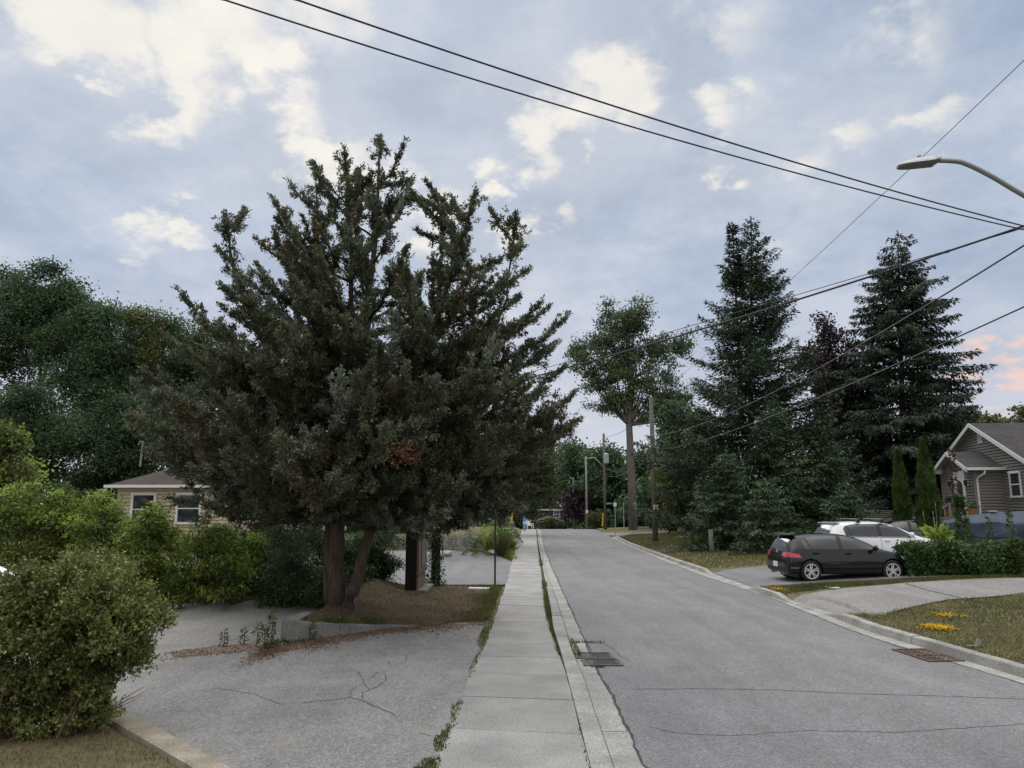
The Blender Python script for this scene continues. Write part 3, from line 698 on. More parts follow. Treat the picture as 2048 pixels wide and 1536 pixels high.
    wood('trunk', [(l[0], l[1], l[2]) for l in lead[:4]] + [(l[0], l[1], l[2]) for l in lead[4:]], M['barkj'], root, 10)
    wood('limb', limbs + twigs[:900], M['barkd'], root, 6)
    # dead stubs on the trunk
    wood('dead_branch', [(bez(A(650, 1040), A(632, 1030), A(600, 1055), 6), .02, .006), (bez(A(655, 1042), A(640, 1060), A(620, 1065), 5), .015, .005)], M['barkj'], root)
    return root
juniper()

# --- firs and spruces ------------------------------------------------------------------------------------------------
def conifer(name, label, base, tops, width, mat, group=None, cat='tree', clear=.02, pw=.8, dens=1.0, sweep_=.15, droop=.0, cardL=.3, spacing=.42, rag=.3, tr=.3):
    base = Vector(base); root = empty(name, base, 0, label, cat, group); P, D, LL = [], [], []; limbs = []
    for ti, (T, share) in enumerate(tops):
        T = np.array(T) - np.array(base); Ht = T[2]
        bx = np.array([0, 0, -.2]) if ti == 0 else np.array([T[0] * .6, T[1] * .6, Ht * .35])
        tp = bez(bx, bx * .5 + T * np.array([.6, .6, .45]), T, 12); limbs.append((tp, tr * (1 if ti == 0 else .5), .015))
        z = Ht * clear if ti == 0 else Ht * .8
        while z < Ht * .985:
            f = 1 - z / Ht; Rm = width * (f ** pw) * share; nb = int(5 + 3 * R.random()) if f > .12 else 4
            a0 = R.uniform(0, 6.28)
            for i in range(nb):
                a = a0 + i * 6.283 / nb + R.normal() * .2; L = Rm * R.uniform(1 - rag, 1.08 + rag * .25) + .1
                dirh = np.array([math.cos(a), math.sin(a), 0]); zz = z + R.uniform(-.2, .2) * spacing
                s = np.array([np.interp(zz, tp[:, 2], tp[:, 0]), np.interp(zz, tp[:, 2], tp[:, 1]), zz])
                rise = sweep_ * L * (.4 + .9 * (1 - f)) ; sag = droop * L
                e = s + dirh * L + np.array([0, 0, rise - sag]); c = s + dirh * L * .55 + np.array([0, 0, (rise - sag) * .1 - .06 * L])
                pts = bez(s, c, e, 6); limbs.append((pts, .012 + .012 * L, .006))
                nt = max(3, int(L / .17 * dens)); u = .12 + .88 * (np.arange(nt) + R.random(nt)) / nt
                q = np.stack([np.interp(u, np.linspace(0, 1, 6), pts[:, k]) for k in range(3)], 1)
                tw = .14 + .34 * L * (1 - u) ** .75; tw = np.minimum(tw, 1.3)
                lat = np.array([-math.sin(a), math.cos(a), 0])
                for sgn in (-1, 1, 0):
                    m = np.maximum(3, (tw / .085).astype(int)) if sgn else np.full(nt, 3)
                    idx = np.repeat(np.arange(nt), m); v = R.random(len(idx))
                    d = dirh * .65 + lat * sgn * R.uniform(.5, 1.0, len(idx))[:, None] + np.array([0, 0, -.12 - 1.1 * droop])
                    d = unit(d + R.normal(size=(len(idx), 3)) * .22)
                    pp = q[idx] + d * (tw[idx] * v * (1 if sgn else .3))[:, None] + R.normal(size=(len(idx), 3)) * .04
                    P.append(pp); D.append(unit(d + R.normal(size=(len(idx), 3)) * .35 + np.array([0, 0, -.7 * droop])))
                    LL.append(cardL * R.uniform(.6, 1.2, len(idx)))
            z += spacing * R.uniform(.75, 1.2) * (.55 + .6 * f)
        k = 14; P.append(T + np.array([0, 0, -.5]) + R.random((k, 1)) * np.array([0, 0, .5])); D.append(unit(R.normal(size=(k, 3)) * .5 + np.array([0, 0, 1]))); LL.append(np.full(k, .22))
    P = np.concatenate(P); D = np.concatenate(D); LL = np.concatenate(LL)
    quads_mesh('crown', leaves(P, D, LL, LL * .38, .2, 1.5), mat, root); wood('trunk', limbs, M['barkd'], root, 6)
    print(name, len(P)); return root
def gb_(px, Y): p = at(px, 1000, Y); return (p.x, Y, hz(p.x, Y) - .1)
conifer('fir_tree', 'tall dark fir with twin pointed tops beside the street', gb_(1492, 47), [(at(1502, 436, 47), 1.0), (at(1464, 446, 47.2), .34)], 7.6, M['fir'], None, clear=.06, pw=.88, sweep_=.3, rag=.5, dens=1.0, cardL=.27, spacing=.6)
conifer('spruce_tree', 'tall spruce with drooping branchlets behind the taupe house', gb_(1800, 50), [(at(1795, 464, 50), 1.0)], 7.9, M['spr'], None, clear=.05, pw=.72, sweep_=.25, droop=.3, rag=.5, dens=1.0, cardL=.3, spacing=.7)
young = [(1548, 42, 800, 3.7, 'dense green spruce with wide skirts, tallest of the spruces beneath the twin-topped fir'),
         (1640, 43, 838, 3.1, 'dense green spruce directly behind the parked hatchback roof'),
         (1452, 41, 900, 2.7, 'dense low spruce overhanging the grey wooden post on the lawn'),
         (1416, 45, 930, 1.9, 'dense low spruce closest to the utility pole with the parking sign'),
         (1688, 38.5, 965, 2.2, 'dense low spruce behind the white crossover with its tip below the purple tree'),
         (1530, 37.5, 960, 2.6, 'lowest dense spruce, its boughs touching the lawn behind the log')]
for px, Y, top, w, lab in young:
    conifer('young_spruce', lab, gb_(px, Y), [(at(px, top, Y), 1.0)], w, M['spg'], 'young spruces below the tall fir', clear=.02, pw=.78, sweep_=.1, droop=.14, rag=.45, dens=1.2, cardL=.2, spacing=.4, tr=.16)

# --- broadleaf trees -------------------------------------------------------------------------------------------------
def deep(px, Y): p = at(px, 1000, Y); return (p.x, Y, hz(p.x, Y) - .05)
Ym = 80
mt = [at(1266, 1060, Ym), at(1263, 960, Ym), at(1258, 850, Ym), at(1262, 760, Ym), at(1255, 680, Ym), at(1252, 620, Ym)]
broadleaf('maple_tree', 'tall maple with a bare thick trunk and airy crown on the street corner', 'tree', deep(1266, Ym),
          px_lobes([(1245, 640, 52, 40), (1275, 650, 48, 42), (1205, 690, 52, 36), (1165, 700, 32, 32), (1190, 755, 50, 42), (1235, 725, 50, 40), (1300, 705, 55, 52), (1348, 695, 38, 36), (1240, 785, 46, 32), (1315, 765, 52, 48), (1350, 800, 38, 46), (1210, 810, 38, 22), (1300, 830, 34, 38), (1340, 860, 30, 30)], Ym),
          640, 56, .3, [M['map'], M['decy']], tr=.5, barkm='barkm', cr=.75, nl=44, trunk_pts=mt, mixp=[.9, .1], shell=.5, low=at(1260, 825, Ym).z, f=.34, kk=14)
Yp = 54
broadleaf('purple_tree', 'dark purple-leaved tree squeezed between the twin-topped fir and the drooping spruce', 'tree', deep(1675, Yp),
          px_lobes([(1655, 690, 24, 45), (1660, 770, 50, 60), (1690, 830, 55, 70), (1650, 860, 50, 70), (1705, 930, 60, 70), (1680, 720, 34, 60), (1640, 740, 34, 60), (1695, 770, 44, 60), (1650, 655, 16, 24)], Yp), 620, 36, .26, M['pur'], tr=.22, cr=.6)
broadleaf('round_tree', 'dense dark broadleaf tree peeping out past the drooping spruce above the house roof', 'tree', deep(1915, 58),
          px_lobes([(1935, 850, 32, 40), (1895, 870, 50, 60), (1860, 940, 70, 90), (1940, 900, 30, 50)], 58), 300, 36, .34, M['dec'], tr=.25)
for (px, L, lab) in ((1985, [(1985, 842, 22, 16), (1960, 852, 18, 16)], 'far round treetop showing above the taupe house roof beside the drooping spruce'), (2030, [(2030, 838, 28, 18), (2060, 832, 30, 24), (2010, 850, 22, 14)], 'far treetop above the taupe house roof near the vent pipe')):
    broadleaf('distant_tree', lab, 'tree', deep(px, 120), px_lobes(L + [(px, 900, 40, 50)], 120), 160, 26, .7, M['decy'], tr=.25, cr=.9, group='distant trees above the roof', nl=8)
broadleaf('dark_hedge_tree', 'dark leafy tree filling the gap between cedars and the tall spruces', 'tree', deep(1750, 52),
          px_lobes([(1740, 950, 60, 70), (1790, 930, 60, 80), (1850, 990, 60, 60), (1720, 1020, 60, 40), (1800, 1020, 70, 40)], 52), 420, 36, .3, M['dec'], tr=.2)
bgR = [(1380, 66, [(1365, 840, 45, 40), (1400, 880, 50, 60), (1350, 900, 40, 50)], 'dec', 'bushy dark tree behind the utility pole with the parking sign'),
       (1372, 58, [(1365, 960, 42, 60), (1400, 1000, 45, 45), (1358, 1000, 20, 40)], 'decy', 'olive leafy tree beside the utility pole, its foliage reaching the lawn'),
       (1300, 104, [(1290, 925, 40, 40), (1330, 960, 45, 60), (1300, 1000, 50, 40)], 'dec', 'dark tree directly behind the maple trunk'),
       (1225, 112, [(1215, 930, 45, 40), (1240, 975, 50, 50), (1200, 990, 40, 50)], 'dec', 'dark round tree behind the pole with the transformer'),
       (1165, 122, [(1160, 925, 34, 36), (1180, 960, 40, 50), (1150, 980, 30, 50)], 'dec', 'dark tree behind the curved far street lamp'),
       (1130, 128, [(1135, 960, 22, 45), (1118, 1000, 26, 40), (1128, 920, 12, 20)], 'spr', 'loose dark tree rising behind the brick house')]
for px, Y, L, m, lab in bgR:
    broadleaf('street_tree', lab, 'tree', deep(px, Y), px_lobes(L, Y), 330, 32, .004 * Y + .12, M[m], tr=.28, cr=.012 * Y, group='trees beyond the street corner', nl=14)
broadleaf('purple_tree', 'small purple-leaved tree by the two far poles near the brick house', 'tree', deep(1165, 112), px_lobes([(1165, 1010, 30, 28), (1190, 1018, 28, 24), (1145, 1000, 16, 20)], 112), 160, 26, .5, M['pur'], tr=.15, cr=.9)
for px, Y, L, lab in ((1192, 104, [(1190, 1040, 14, 16), (1205, 1035, 10, 18)], 'round green bush at the foot of the far poles'), (1099, 113, [(1099, 1046, 8, 9)], 'olive bush in front of the brick garage'), (1122, 112, [(1121, 1051, 5, 6)], 'dark bush beside the brick garage door'), (1066, 104, [(1066, 1051, 7, 6)], 'small clipped bush by the white garden chair'),
                      (1360, 62, [(1355, 1035, 26, 22), (1385, 1040, 30, 18)], 'dark bush under the olive tree beside the utility pole')):
    broadleaf('bush', lab, 'bush', deep(px, Y), px_lobes(L, Y), 60, 30, .26, M['dec'] if 'dark' in lab else M['decy'], tr=.04, cr=.35, nl=6)
# dark backdrop trees beneath the maple, plus one added row behind the viewer
wl = []
for i in range(46): x = -110 + i * 5.2; wl.append((np.array([x, 150 + R.uniform(-6, 8), -1.5 + R.uniform(4, 7)]), np.array([5, 4, R.uniform(5, 8)])))
for i in range(22): x = -75 + i * 3.2; wl.append((np.array([x, 66 + R.uniform(-3, 4) - .12 * (x + 40), R.uniform(2, 4.5)]), np.array([3, 2.5, R.uniform(3.5, 6)])))
for i in range(24): x = 16 + i * 4; wl.append((np.array([x, 92 + R.uniform(-4, 6), R.uniform(2, 4)]), np.array([3.4, 3, R.uniform(3, 5)])))
for i in range(14): x = -52 + i * 3.6; wl.append((np.array([x, 112 + R.uniform(-4, 4), R.uniform(0, 2)]), np.array([3, 2.5, R.uniform(3, 5)])))
for i in range(30): x = -60 + i * 4.1; wl.append((np.array([x, -26 + R.uniform(-3, 3), R.uniform(2, 4)]), np.array([3, 2.5, R.uniform(4, 6.5)])))  # unseen row, added to darken what the car paint reflects
for i in range(16): x = 13 + i * 2.8; wl.append((np.array([x, 106 + R.uniform(-3, 3), R.uniform(0, 1.2)]), np.array([2.6, 2, R.uniform(2.4, 4)])))
for i in range(40): wl.append((np.array([-100 + i * 5.2, 146, .5]), np.array([5, 3, 4])))
tag(foliage('distant_and_unseen_woods', lumpy(wl, 5, .6), 8200, 22, .8, .5, M['dec'], None, 1.3)[0], kind='stuff')
# left of the street, behind the juniper
Yl = 50
broadleaf('street_tree', 'full green tree behind the juniper, leaning over the sidewalk', 'tree', deep(1000, Yl),
          px_lobes([(1060, 905, 48, 52), (1040, 960, 62, 58), (985, 940, 60, 70), (1085, 960, 26, 46), (1075, 1000, 34, 24), (1000, 1000, 50, 28), (930, 920, 60, 80)], Yl), 700, 48, .2, [M['decy'], M['map'], M['dec']], tr=.28, cr=.6, mixp=[.35, .35, .3])
broadleaf('street_tree', 'second green tree farther along the sidewalk, behind the yellow guy guard', 'tree', deep(1018, 74),
          px_lobes([(1055, 975, 40, 45), (1080, 930, 26, 30), (1030, 1000, 36, 30), (1095, 985, 14, 28)], 74), 320, 32, .36, [M['dec'], M['decy']], tr=.3, cr=.8, mixp=[.6, .4])
bgL = [(60, 52, [(28, 580, 48, 46), (95, 585, 60, 44), (140, 610, 42, 40), (50, 650, 80, 60), (120, 690, 60, 50), (10, 720, 60, 60), (150, 650, 30, 34)], 'dec', 900, 'tallest dark tree at the end of the leafy row behind the saplings'),
       (195, 50, [(200, 628, 46, 32), (170, 670, 44, 40), (215, 700, 50, 60), (165, 760, 60, 60), (205, 800, 60, 60)], 'dec', 600, 'dark tree second in the leafy row, behind the lime saplings'),
       (275, 53, [(268, 645, 38, 30), (290, 690, 46, 50), (255, 740, 50, 50), (300, 790, 60, 60)], 'decy', 520, 'olive tree in the middle of the leafy row above the cream house'),
       (365, 55, [(335, 660, 34, 26), (378, 680, 50, 36), (345, 730, 60, 46), (410, 740, 50, 50), (380, 810, 80, 60), (440, 720, 40, 40)], 'dec', 650, 'dark tree showing behind the juniper at the cream house ridge'),
       (75, 46, [(70, 860, 80, 70), (20, 830, 50, 60), (130, 880, 60, 80), (60, 950, 90, 60)], 'dec', 620, 'dark understorey tree behind the lime saplings'),
       (235, 47, [(215, 880, 80, 80), (280, 880, 60, 70), (230, 950, 90, 60), (320, 850, 60, 70)], 'dec', 620, 'very dark understorey tree behind the cream house roof mast'),
       (470, 54, [(470, 830, 90, 70), (420, 880, 70, 60), (540, 850, 80, 70)], 'dec', 420, 'dark understorey tree hidden behind the juniper and cream roof')]
for px, Y, L, m, n, lab in bgL:
    broadleaf('woodland_tree', lab, 'tree', deep(px, Y), px_lobes(L, Y), int(n * 1.25), 46, .21, M[m], tr=.24, cr=.8, group='woodland trees behind the cream house', nl=16, shell=.6, f=.34, kk=15)
broadleaf('leafy_shrub', 'tall yellow-green leafy tree cropped at the picture edge above the lime saplings', 'tree', deep(-10, 25),
          px_lobes([(5, 880, 38, 44), (15, 950, 44, 50), (-40, 930, 50, 70), (20, 1000, 40, 40)], 25), 330, 36, .15, [M['decy'], M['lime']], tr=.08, cr=.35, mixp=[.65, .35])
# lime saplings
sap = [(40, 18.8, [(30, 1030, 55, 40), (80, 1020, 40, 30), (20, 1090, 60, 60), (-30, 1050, 50, 60), (50, 1160, 70, 50), (62, 992, 12, 22), (20, 985, 12, 22), (95, 1000, 10, 20)], 'lime green sapling clump at the picture edge below the yellow-green tree'),
       (140, 19.2, [(122, 1000, 20, 22), (150, 1040, 50, 40), (120, 1080, 60, 60), (95, 1050, 34, 34), (122, 985, 10, 24), (150, 1004, 11, 22), (178, 1010, 12, 24), (160, 1125, 60, 60), (140, 1170, 60, 40)], 'lime green sapling clump with a single high tip below the dark woodland'),
       (235, 19.0, [(205, 1012, 30, 24), (235, 1050, 40, 40), (220, 1090, 60, 60), (270, 1090, 50, 50), (260, 1140, 60, 60), (240, 1180, 60, 30), (200, 1000, 11, 20), (228, 1020, 10, 18)], 'lime green sapling clump in front of the corner of the cream house'),
       (330, 18.8, [(316, 1046, 20, 32), (305, 1080, 36, 40), (300, 1130, 50, 50), (350, 1150, 30, 40), (330, 1180, 44, 30)], 'thin lime sapling screening the first window of the cream house'),
       (425, 19.0, [(392, 1074, 32, 22), (440, 1070, 30, 20), (490, 1085, 34, 26), (420, 1115, 58, 40), (470, 1120, 46, 36), (400, 1150, 46, 36), (465, 1090, 30, 24), (430, 1180, 50, 30)], 'lime green sapling nearest the juniper, below the second window of the cream house')]
for px, Y, L, lab in sap:
    broadleaf('sapling', lab, 'shrub', deep(px, Y), px_lobes(L, Y), 520, 30, .12, [M['lime'], M['hedge'], M['decy']], W=.036, tr=.022, cr=.2, f=.5, low=deep(px, Y)[2] + .1, group='lime saplings in front of the cream house', barkm='twig', mixp=[.62, .2, .18], nl=26, droop=.5)
# dark shrubs under the juniper
for px, Y, L, lab in ((600, 19.0, [(585, 1120, 62, 55), (550, 1165, 48, 48), (630, 1160, 50, 55), (600, 1195, 60, 28), (545, 1190, 40, 24), (650, 1190, 40, 26)], 'dark green bush left of the juniper trunks above the retaining wall end'.replace('left of', 'beside')),
                      (755, 22.6, [(760, 1110, 44, 46), (745, 1140, 46, 44), (772, 1150, 26, 36), (760, 1172, 34, 18), (722, 1130, 30, 54)], 'dark green bush between the leaning juniper trunk and the brown sign'),
                      (660, 22, [(650, 1110, 70, 60), (700, 1120, 50, 60)], 'dark bush behind the two juniper trunks'),
                      (510, 20.2, [(500, 1140, 40, 44), (470, 1170, 40, 36), (520, 1180, 36, 28)], 'dark bush at the back edge of the parking area beside the lime saplings'),
                      (555, 23, [(540, 1070, 46, 34), (600, 1075, 44, 30), (500, 1085, 40, 34), (560, 1120, 60, 50)], 'tall dark bush filling the space below the cream house wall')):
    broadleaf('dark_bush', lab, 'bush', deep(px, Y), px_lobes(L, Y), 560, 36, .066, [M['dec'], M['hedge']], W=.034, tr=.02, cr=.17, f=.55, low=deep(px, Y)[2] + .1, group='dark bushes under the juniper', barkm='twig', nl=20, mixp=[.7, .3])
# the front shrub
def front_shrub():
    b = Vector(at(60, 1440, 8.6)); b.z = hz(b.x, b.y)
    root = empty('foreground_shrub', b, 0, 'big rounded shrub with small waxy yellow-green leaves beside the old kerb', 'shrub')
    Lb = px_lobes([(60, 1240, 130, 105), (150, 1230, 120, 105), (220, 1240, 90, 95), (240, 1300, 78, 90), (180, 1330, 95, 90), (60, 1350, 130, 100), (-60, 1300, 110, 120), (130, 1180, 100, 62), (230, 1180, 62, 58), (60, 1190, 70, 52), (100, 1400, 90, 52), (-40, 1400, 80, 60), (200, 1395, 48, 40), (60, 1440, 110, 40), (150, 1430, 70, 36), (255, 1230, 62, 80), (-60, 1250, 90, 70), (120, 1160, 70, 50)], 8.6)
    lob = [(c - np.array(b), r) for c, r in Lb]
    lob = lumpy(lob, 7, .46); P, d = blobs_sample(lob, 12500, .5)
    ok = P[:, 2] > .05; P, d = P[ok], d[ok]; n = len(P); per = 10
    sd = unit(d * .7 + R.normal(size=(n, 3)) * .4 + np.array([0, 0, .75])); Ls = R.uniform(.08, .24, n)
    V = []; tw = []
    for i in range(per):
        t = (i + R.random(n)) / per; q = P + sd * (Ls * (t - .4))[:, None]
        dd = unit(sd * .55 + R.normal(size=(n, 3)) * .7); l = R.uniform(.024, .062, n) * (1.1 - .4 * t)
        V.append(leaves(q, dd, l, l * .62, .2, .6))
    for i in R.choice(n, 70):
        if P[i][2] < .7: continue
        k = 16; t = R.random(k); sh = unit(d[i] * .5 + R.normal(size=3) * .3 + np.array([0, 0, .8])) * R.uniform(.15, .38); V.append(leaves(P[i] + sh * t[:, None], R.normal(size=(k, 3)) + sh * 2, R.uniform(.02, .045, k), .024, .2))
    V = np.concatenate(V); quads_mesh('foliage', V, M['shrub'], root)
    mb = MB(); g = np.array([[0, 0, -.05]])
    for i in R.choice(n, 420): mb.tube([P[i] - sd[i] * Ls[i] * .5, P[i] + sd[i] * Ls[i] * .6], [.0028, .0012], 4, False)
    for i in R.choice(n, 95):
        s = np.array([P[i][0] * .3, P[i][1] * .3, -.03]) + R.normal(size=3) * np.array([.22, .18, 0]); mb.tube(bez(s, s * .5 + P[i] * .5 + np.array([0, 0, .15]), P[i], 7), np.linspace(.012, .003, 7), 5, False)
    for (a, m, e) in (((205, 1420), (262, 1400), (298, 1378)), ((215, 1425), (255, 1408), (285, 1390)), ((180, 1436), (230, 1425), (262, 1392)), ((175, 1440), (215, 1432), (252, 1415)), ((230, 1408), (262, 1388), (290, 1372))):
        q = [np.array(at(*k, 8.3)) - np.array(b) for k in (a, m, e)]; mb.tube(bez(*q, 8), np.linspace(.006, .002, 8), 5, False)
    mb.build('stem', M['twig'], root)
front_shrub()
# columnar cedars
for px, Y, top, w, lab in ((1803, 36.5, 903, .36, 'slim columnar cedar, the shorter one beside the stair rail'), (1856, 35, 884, .46, 'tall columnar cedar close to the taupe house porch')):
    b = deep(px, Y); root = empty('columnar_cedar', b, 0, lab, 'tree', 'pair of columnar cedars'); Ht = at(px, top, Y).z - b[2]; n = 15000
    t = R.random(n) ** .85; a = R.uniform(0, 6.283, n); pr = np.interp(t, [0, .1, .35, .65, .85, 1], [.75, .95, 1, .7, .36, .03]) * w
    lump = 1 + .12 * np.sin(a * 3 + t * 21) + .08 * np.sin(a * 5 - t * 37); rr = pr * lump * R.uniform(.75, 1.04, n)
    P = np.stack([rr * np.cos(a), rr * np.sin(a), t * Ht], 1); D = unit(np.stack([np.cos(a) * .45, np.sin(a) * .45, np.full(n, 1.0)], 1) + R.normal(size=(n, 3)) * .3)
    quads_mesh('crown', leaves(P, D, R.uniform(.1, .22, n), .06, .2), M['cedar'], root); wood('trunk', [(bez((0, 0, -.1), (0, 0, Ht * .5), (0, 0, Ht * .95), 8), .09, .01)], M['barkd'], root)
# vine hedge in front of the boat
def hedge():
    Y = 24.3; p0 = B(1816, 1153); p1 = B(2110, 1150); root = empty('vine_hedge', p0, 0, 'low dense vine-covered hedge between the hatchback and the pale driveway', 'hedge')
    d = Vector((p1.x - p0.x, p1.y - p0.y, 0)); L = d.length; ang = math.atan2(d.y, d.x); n = 30000
    u = R.random(n) * L; a = R.random(n); hh = .85 + .1 * np.sin(u * 2.3) + .08 * np.sin(u * 5.1 + 1) - .12 * sst(.5, 0, u)
    side = R.choice(3, n, p=[.55, .3, .15]); v = np.where(side == 0, R.uniform(0, .1, n) - .05, np.where(side == 1, R.uniform(0, .9, n), .9)); z = np.where(side == 1, hh, R.random(n) * hh)
    v = v + .22 * np.sin(u * 1.7 + z * 2.5) * .5 + R.normal(size=n) * .07 - .12 * np.sin(np.clip(z / 1.2, 0, 1) * 3.14)
    ca, sa = math.cos(ang), math.sin(ang); P = np.stack([u * ca - v * sa, u * sa + v * ca, z + R.normal(size=n) * .06], 1)
    P[:, 2] = np.maximum(P[:, 2], .02)
    D = unit(R.normal(size=(n, 3)) + np.array([0, -.6, -.2])); quads_mesh('foliage', leaves(P, D, R.uniform(.06, .12, n), .075, .2), [M['hedge'], M['dec']], root, mi=R.choice(2, n, p=[.8, .2]))
    mb = MB()
    for i in range(60):
        x = R.uniform(.1, L); mb.tube([(x * ca, x * sa + .3, 0), (x * ca + .1, x * sa + .3, .6), (x * ca + R.uniform(-.3, .3), x * sa + .3, .9)], [.018, .012, .006], 5, False)
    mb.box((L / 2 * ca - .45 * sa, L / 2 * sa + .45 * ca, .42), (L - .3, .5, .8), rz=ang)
    mb.build('stem', M['darkwood'], root)
    return p0, ang, L
hp, hang, hL = hedge()
def shoot(name, label, base, h, n, L, mat, w=.12, cat='plant', group=None, tip=.1, stemmat='twig', W=.5):
    root = empty(name, base, 0, label, cat, group); t = R.random(n); a = R.uniform(0, 6.283, n)
    r = w * (1 - t * (1 - tip)) * R.random(n) ** .5; P = np.stack([r * np.cos(a) * .3, r * np.sin(a) * .3, t * h], 1); D = unit(np.stack([np.cos(a), np.sin(a), R.uniform(-.1, .7, n)], 1))
    quads_mesh('foliage', leaves(P, D, L * R.uniform(.6, 1.2, n), L * W, .2), mat, root); wood('stem', [(bez((0, 0, 0), (.02, 0, h * .5), (0, .01, h), 6), .012, .004)], M[stemmat], root)
    return root
q = B(1922, 1140); shoot('leafy_shoot', 'leafy shoot rising out of the vine hedge in front of the boat bow', (at(1925, 1060, 24.9).x, 24.9, q.z + 1.0), 1.5, 420, .17, M['hedge'], .55, tip=.3)
shoot('leafy_shoot', 'thin pale shoot above the hedge in front of the tarpaulin middle', (at(1980, 1060, 24.6).x, 24.6, q.z + 1.0), .75, 80, .12, M['hedge'], .3)
shoot('leafy_shoot', 'thin leafy shoot above the hedge nearest the picture edge', (at(2022, 1060, 24.6).x, 24.6, q.z + 1.0), .95, 110, .13, M['hedge'], .34)
shoot('fern_shoot', 'feathery pale green seedling against the hedge face', (at(2035, 1150, 23.4).x, 23.4, hz(at(2035, 1150, 23.4).x, 23.4)), 1.1, 260, .2, M['cedar'], .5, W=.25)
sb = at(1918, 1060, 32); shoot('reddish_sapling', 'slender reddish sapling in front of the taupe porch door', (sb.x, 32, hz(sb.x, 32)), at(1915, 898, 32).z - hz(sb.x, 32), 520, .16, [M['redsp']], .38, 'sapling', tip=.35)
# hostas, perennials
def mound(name, label, base, r, h, n, L, mat, cat='plant', group=None, W=.4, up=.5, stalks=0):
    root = empty(name, base, 0, label, cat, group); a = R.uniform(0, 6.283, n); q = R.random(n) ** .6; rr = r * q
    P = np.stack([rr * np.cos(a) * .75, rr * np.sin(a) * .75, h * (1 - q ** 2) * R.uniform(.55, 1, n)], 1); D = unit(np.stack([np.cos(a), np.sin(a), up + R.normal(size=n) * .4], 1) + R.normal(size=(n, 3)) * .25)
    quads_mesh('foliage', leaves(P, D, L * R.uniform(.6, 1.2, n), L * W, .2), mat, root)
    if stalks:
        for i in range(stalks):
            x, y = R.normal(size=2) * r * .4; k = h * R.uniform(1.15, 1.75); MB().tube([(x, y, h * .4), (x * 1.3, y * 1.3, k), (x * 1.31, y * 1.31, k + .02), (x * 1.33, y * 1.33, k + .11)], [.008, .006, .016, .008], 5).build('flower_stalk', M['silver'], root)
    return root
h0 = at(1876, 1080, 29.5); mound('hosta', 'bright yellow-green hosta with tall seed stalks beside the boat bow', (h0.x, 29.5, hz(h0.x, 29.5) + .15), .95, 1.15, 330, .42, M['lime'], stalks=9)
for px, py, r, lab in ((1405, 1103, .75, 'broad-leaved hosta beside the grey wooden post on the lawn'), (1440, 1085, .8, 'green fern clump behind the fallen log'), (1462, 1100, .7, 'yellowish fern clump at the end of the fallen log')):
    p = B(px, py); mound('hosta', lab, p, r, .75, 260, .3, M['hedge'] if 'broad' in lab else M['cedar'], group='plants round the log', W=.35)

# ------------------------------------------------------------------ houses
class Frame:
    def __init__(s, o, ang): s.o = Vector(o); s.f = Vector((math.sin(ang), math.cos(ang), 0)); s.r = Vector((math.cos(ang), -math.sin(ang), 0)); s.ang = ang
    def __call__(s, u, w, z): return Vector((s.o.x, s.o.y, 0)) + s.f * u + s.r * w + Vector((0, 0, z))
def siding(mb, P0, du, nrm, z0, z1, lo, hi, c=.15):
    z = z0
    while z < z1 - 1e-4:
        t = min(z + c, z1); a0, b0, a1, b1 = lo(z), hi(z), lo(t), hi(t)
        if b0 - a0 > .02:
            if b1 - a1 < .02: a1 = b1 = (a1 + b1) / 2
            o = nrm * .075; zs = t - min(.046, (t - z) * .42); k = (zs - z) / max(t - z, 1e-6); a2, b2 = a0 + (a1 - a0) * k, b0 + (b1 - b0) * k
            pt = lambda u, zz: P0 + du * u + Vector((0, 0, zz))
            A, Bq, Cq, Dq, Eq, Fq = pt(a0, z), pt(b0, z), pt(b2, zs), pt(a2, zs), pt(b1, t), pt(a1, t)
            mb.quad(A + o, Bq + o, Cq + o, Dq + o); mb.quad(A, Bq, Bq + o, A + o); mb.quad(Dq + o, Cq + o, Cq, Dq); mb.quad(Dq, Cq, Eq, Fq)
        z = t
def window(parent, c, du, nrm, w, h, name='window', fr=.09, rail=True, curtain=True):
    """frame + panes standing just proud of a wall; c = centre on the wall"""
    ang = math.atan2(du.y, du.x); f = MB()
    def bx(mb, u, z, a, b, d, out): mb.box(c + du * u + Vector((0, 0, z)) + nrm * (out + d / 2), (a, d, b), rz=ang)
    bx(f, 0, h / 2 + fr / 2, w + 2 * fr + .04, fr + .02, .07, .004); bx(f, 0, -h / 2 - fr / 2, w + 2 * fr + .06, fr, .09, .004)
    bx(f, -w / 2 - fr / 2, 0, fr, h, .06, .004); bx(f, w / 2 + fr / 2, 0, fr, h, .06, .004)
    if rail: bx(f, 0, 0, w, .055, .045, .004)
    o = f.build(name, M['whitetr'], parent)
    p = MB()
    for z in ((h / 4 + .015, -h / 4 - .015) if rail else (0,)): bx(p, 0, z, w, h / 2 - .03 if rail else h, .02, .006)
    p.build('pane', M['glass'], o)
    return o
